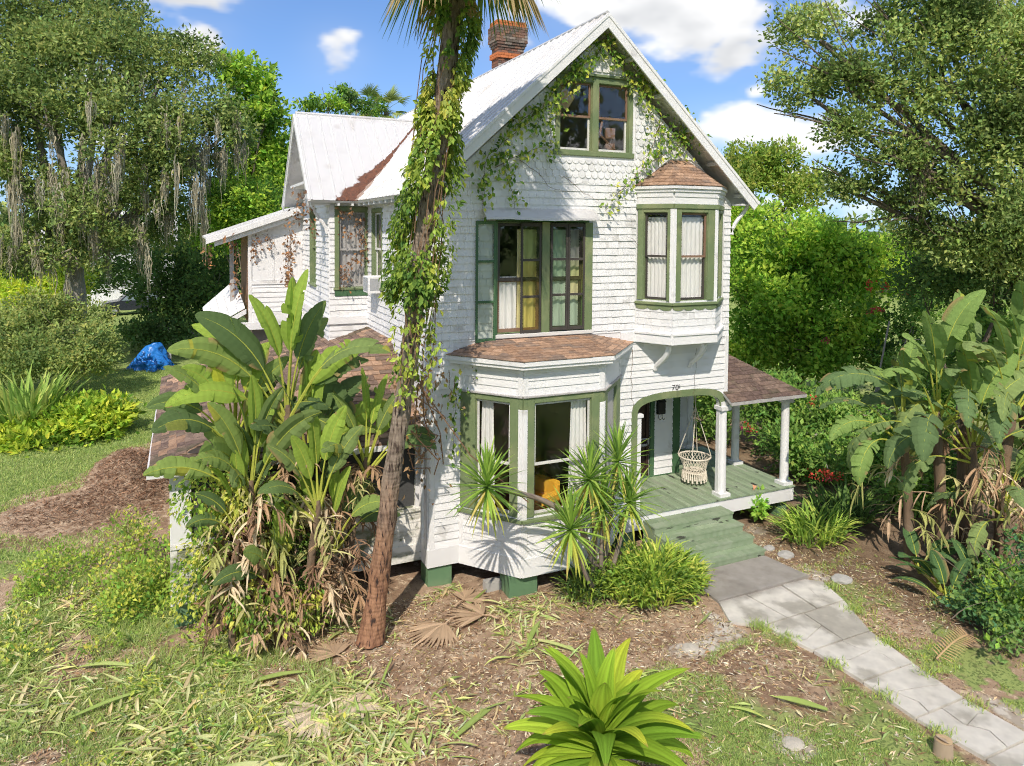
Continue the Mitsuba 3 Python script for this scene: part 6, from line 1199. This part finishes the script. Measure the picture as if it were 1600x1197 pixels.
# hanging macrame chair
k = 'hanging_chair'; lab(k, 'cream macrame hanging chair with fringe suspended in the porch', 'chair'); hc = arr(7.33, .95, 0)
g = np.linspace(0, 2*np.pi, 33); ringp = lambda r, z: np.stack([hc[0]+r*np.cos(g), hc[1]+r*np.sin(g), 0*g+z], 1)
put(k+'__hoop', MB().tube(ringp(.39, 1.50), .02, 7), 'rope'); put(k+'__seat_ring', MB().tube(ringp(.27, 1.12), .018, 7), 'rope')
m = MB(); nn_ = 26
for i in range(nn_):
    for s in (-1, 1):
        c = []
        for t in np.linspace(0, 1, 7): a = 2*np.pi*i/nn_+s*t*.72; r = .39-.12*t-.02*math.sin(t*3.1); c.append((hc[0]+r*math.cos(a), hc[1]+r*math.sin(a), 1.50-.38*t))
        m.tube(c, .0065, 4)
for i in range(9):
    u = -.27+i*.0675; w = math.sqrt(max(.29**2-u*u, 0)); m.tube([(hc[0]+u, hc[1]-w, 1.12), (hc[0]+u, hc[1], 1.08), (hc[0]+u, hc[1]+w, 1.12)], .012, 4); m.tube([(hc[0]-w, hc[1]+u, 1.12), (hc[0], hc[1]+u, 1.075), (hc[0]+w, hc[1]+u, 1.12)], .012, 4)
put(k+'__net', m, 'rope'); lab(k+'__net', kind='stuff'); m = MB()
for i in range(34): a = 2*np.pi*i/34; L = .24 if i % 2 else .17; m.tube([(hc[0]+.29*math.cos(a), hc[1]+.29*math.sin(a), 1.13), (hc[0]+.295*math.cos(a), hc[1]+.295*math.sin(a), 1.13-L*.4), (hc[0]+.30*math.cos(a+.02), hc[1]+.30*math.sin(a+.02), 1.13-L)], [.012, .02, .026], 5)
put(k+'__fringe', m, 'rope'); lab(k+'__fringe', kind='stuff')
for i in range(4):
    a = .75+i*1.571; put(k+'__rope', MB().tube([(hc[0]+.42*math.cos(a), hc[1]+.42*math.sin(a), 1.5), (hc[0], hc[1], 2.75), (hc[0], hc[1], 3.3)], .011, 5), 'rope')
# window air conditioner
k = 'air_conditioner'; lab(k, 'white window air conditioner jutting from the left side wall', 'air conditioner')
af = Frame((-.0, 4.28, 5.62), (0, -1, 0)); put(k+'__case', MB().fbox(af, .0, .56, .0, .40, -.08, .34, ch=.012), 'white_paint_2')
m = MB(); 
for z in np.arange(.05, .36, .028): m.fbox(af, .05, .51, z, z+.012, .335, .348)
put(k+'__grille', m, 'grey_metal'); lab(k+'__grille', kind='stuff'); put(k+'__side_vent', MB().box((-.30, 4.275, 5.68), (-.06, 4.282, 5.98)), 'grey_metal'); put(k+'__side_vent', MB().box((-.30, 3.718, 5.68), (-.06, 3.723, 5.98)), 'grey_metal')
# yellow armchair inside the bay
k = 'armchair'; lab(k, 'yellow armchair inside the wide lower bay window', 'armchair'); yf = Frame((2.72, .55, .62), (1, .35, 0))
put(k+'__seat', MB().fbox(yf, 0, .72, .2, .48, -.7, 0, ch=.05), 'yellow_cloth'); put(k+'__backrest', MB().fbox(yf, .58, .76, .2, .82, -.7, 0, ch=.06), 'yellow_cloth'); put(k+'__armrest', MB().fbox(yf, .0, .6, .44, .66, -.02, .12, ch=.04), 'yellow_cloth')
for u, d in ((.04, -.04), (.66, -.04), (.04, -.64), (.66, -.64)): put(k+'__leg', MB().fbox(yf, u, u+.05, 0, .21, d-.05, d), 'dark_wood')
# chimney, a part of the house: bricks laid in courses
m = MB(); cx, cy = 4.14, 5.62; put(H+'__chimney__core', MB().box((cx-.36, cy-.2, 10.6), (cx+.36, cy+.2, 13.08)), 'brick_core')
for i in range(33):
    z = 10.62+i*.0755; t = z-12.35; ex = .0 if t < 0 else min(.085, .03*(1+int(t/.0755))) if z < 12.92 else .05
    if 12.05 < z < 12.13: ex = .05
    hx, hy = .40+ex, .235+ex; hot = (12.05 < z < 12.13) or z > 12.92
    for side in range(4):
        L = 2*(hx if side % 2 == 0 else hy); n = max(2, round(L/.205)); off = .5*(i % 2); xs = np.unique(np.clip((np.arange(n+2)-off)*L/n, 0, L))
        for a, b in zip(xs, xs[1:]):
            if b-a < .03: continue
            base = np.array((.50, .17, .07)) if hot else np.array([(.23, .11, .08), (.17, .10, .08), (.29, .14, .09), (.12, .09, .075), (.30, .24, .20)])[rng.integers(5)]
            if 12.35 < z < 12.92: base = base*.55+np.array((.12, .11, .09))*.45
            d = rng.uniform(-.006, .006); q = dict(c=base*rng.uniform(.8, 1.2))
            if side == 0: m.box((cx-hx+a+.005, cy-hy-d, z), (cx-hx+b-.005, cy-hy+.09, z+.066), **q)
            if side == 2: m.box((cx-hx+a+.005, cy+hy-.09, z), (cx-hx+b-.005, cy+hy+d, z+.066), **q)
            if side == 1: m.box((cx+hx-.09, cy-hy+a+.005, z), (cx+hx+d, cy-hy+b-.005, z+.066), **q)
            if side == 3: m.box((cx-hx-d, cy-hy+a+.005, z), (cx-hx+.09, cy-hy+b-.005, z+.066), **q)
B('brick_core', (.22, .20, .18), .95); lab(put(H+'__chimney__brick', m, 'brick'), kind='stuff')
# tarp, post, car and house beyond the lawn
k = 'tarp'; lab(k, 'bright blue tarp draped over something on the lawn at the left', 'tarp'); na, nh = 60, 22; g = np.linspace(0, 2*np.pi, na, endpoint=False); q = np.linspace(0, 1, nh)
G, Q = np.meshgrid(g, q); fold_ = .12*np.sin(G*7+1.5*np.sin(Q*4))*Q+.07*np.sin(G*13+Q*5)*Q; rr_ = (.30+.55*Q**1.1)*(1+fold_*.6)
xx, yy = np.cos(G)*rr_*1.05+.12*(1-Q), np.sin(G)*rr_*.85
rg = np.abs(meshkit.fbm(np.stack([np.cos(G)*2.1, np.sin(G)*2.1, Q*3.2], -1), 3, 90)-.5)*2; cr_ = 1-1.1*rg*(.35+.65*Q)
zz_ = (1.22-.16*np.cos(G-2.2))*(1-Q**1.15)+.10*(meshkit.fbm(np.stack([xx*3, yy*3, Q*2], -1), 3, 91)-.5); xx, yy = xx*(cr_+.3), yy*(cr_+.3)
v = np.stack([-6.0+xx, 27.0+yy, np.maximum(zz_, .015)], -1).reshape(-1, 3); v = np.vstack([v, [(-5.88, 27.0, 1.2)]])
i, j = np.meshgrid(np.arange(nh-1), np.arange(na), indexing='ij'); a = i*na+j; b = i*na+(j+1) % na; f = np.concatenate([np.stack([a, a+na, b+na], -1).reshape(-1, 3), np.stack([a, b+na, b], -1).reshape(-1, 3), np.stack([np.full(na, len(v)-1), np.arange(na), (np.arange(na)+1) % na], 1)])
B('tarp_blue', (.02, .19, .62), .35, .5); put(k, MB().add(v, f), 'tarp_blue', smooth=True)
k = 'wooden_post'; lab(k, 'short weathered wooden post beside the blue tarp', 'post'); put(k+'__post', MB().box((-5.16, 27.25, 0), (-5.02, 27.39, .85)), 'grey_wood'); put(k+'__crossbar', MB().box((-5.6, 27.28, .72), (-5.17, 27.36, .82)), 'grey_wood')
k = 'parked_car'; lab(k, 'dark parked vehicle half hidden under the trees at the far left', 'car'); cf = Frame((-10.3, 52.0, 0), (1, .15, 0))
body = Polygon([(0, .45), (.05, .95), (.25, 1.05), (1.2, 1.18), (1.75, 1.72), (2.0, 1.80), (3.9, 1.80), (4.35, 1.2), (4.5, 1.1), (4.5, .5), (4.2, .42), (.3, .42)])
for cx_ in (.85, 3.6): 
    from shapely.geometry import Point
    body = body.difference(Point(cx_, .36).buffer(.43))
B('car_paint', (.03, .034, .045), .25, .6); put(k+'__body', MB().prism(cf, body, -1.75, 0, back=True), 'car_paint')
put(k+'__window', MB().prism(cf, Polygon([(1.35, 1.2), (1.85, 1.68), (2.7, 1.70), (2.7, 1.2)]), 0, .012), 'glass_car'); put(k+'__window', MB().prism(cf, Polygon([(2.8, 1.2), (2.8, 1.70), (3.8, 1.70), (4.1, 1.2)]), 0, .012), 'glass_car')
B('glass_car', (.22, .28, .32), .08, .9)
B('wheel_mat', (.02, .02, .02), .7)
for cx_ in (.85, 3.6):
    for d in (-1.72, -.2): put(k+'__wheel', MB().tube([cf(cx_, .36, d), cf(cx_, .36, d+.2)], .36, 18), 'wheel_mat')
    put(k+'__rim', MB().tube([cf(cx_, .36, .0), cf(cx_, .36, .015)], .2, 14), 'grey_metal')
put(k+'__headlight', MB().fbox(cf, .03, .26, .80, .96, 0, .02, ch=.008), 'white_paint_2')
k = 'white_cottage'; lab(k, 'distant white cottage showing through the hanging moss at the left', 'house')
put(k+'__wall', MB().box((-15.5, 60.4, 0), (-5.2, 67, 5.4)), 'white_paint_2'); hf = Frame((-16, 60, 5.3), (1, 0, 0))
put(k+'__roof', MB().add([(-15.8, 59.8, 5.3), (-4.9, 59.8, 5.3), (-4.9, 63.6, 8.6), (-15.8, 63.6, 8.6), (-15.8, 67.4, 5.3), (-4.9, 67.4, 5.3)], [(0, 1, 2), (0, 2, 3), (3, 2, 5), (3, 5, 4), (0, 3, 4), (1, 5, 2)]), 'metal_roof')
put(k+'__dormer', MB().prism(Frame((-8.4, 59.9, 5.2), (1, 0, 0)), Polygon([(0, 0), (2.6, 0), (2.6, 1.2), (1.3, 2.7), (0, 1.2)]), -2.4, 0, back=True), 'white_paint_0')
for x in (-14.6, -12.2, -9.6, -7.0): put(k+'__window', MB().box((x, 60.37, 1.6), (x+.9, 60.42, 3.2)), 'grey_metal')
put(k+'__band', MB().box((-15.6, 60.2, 3.3), (-5.1, 60.39, 3.7)), 'grey_metal')
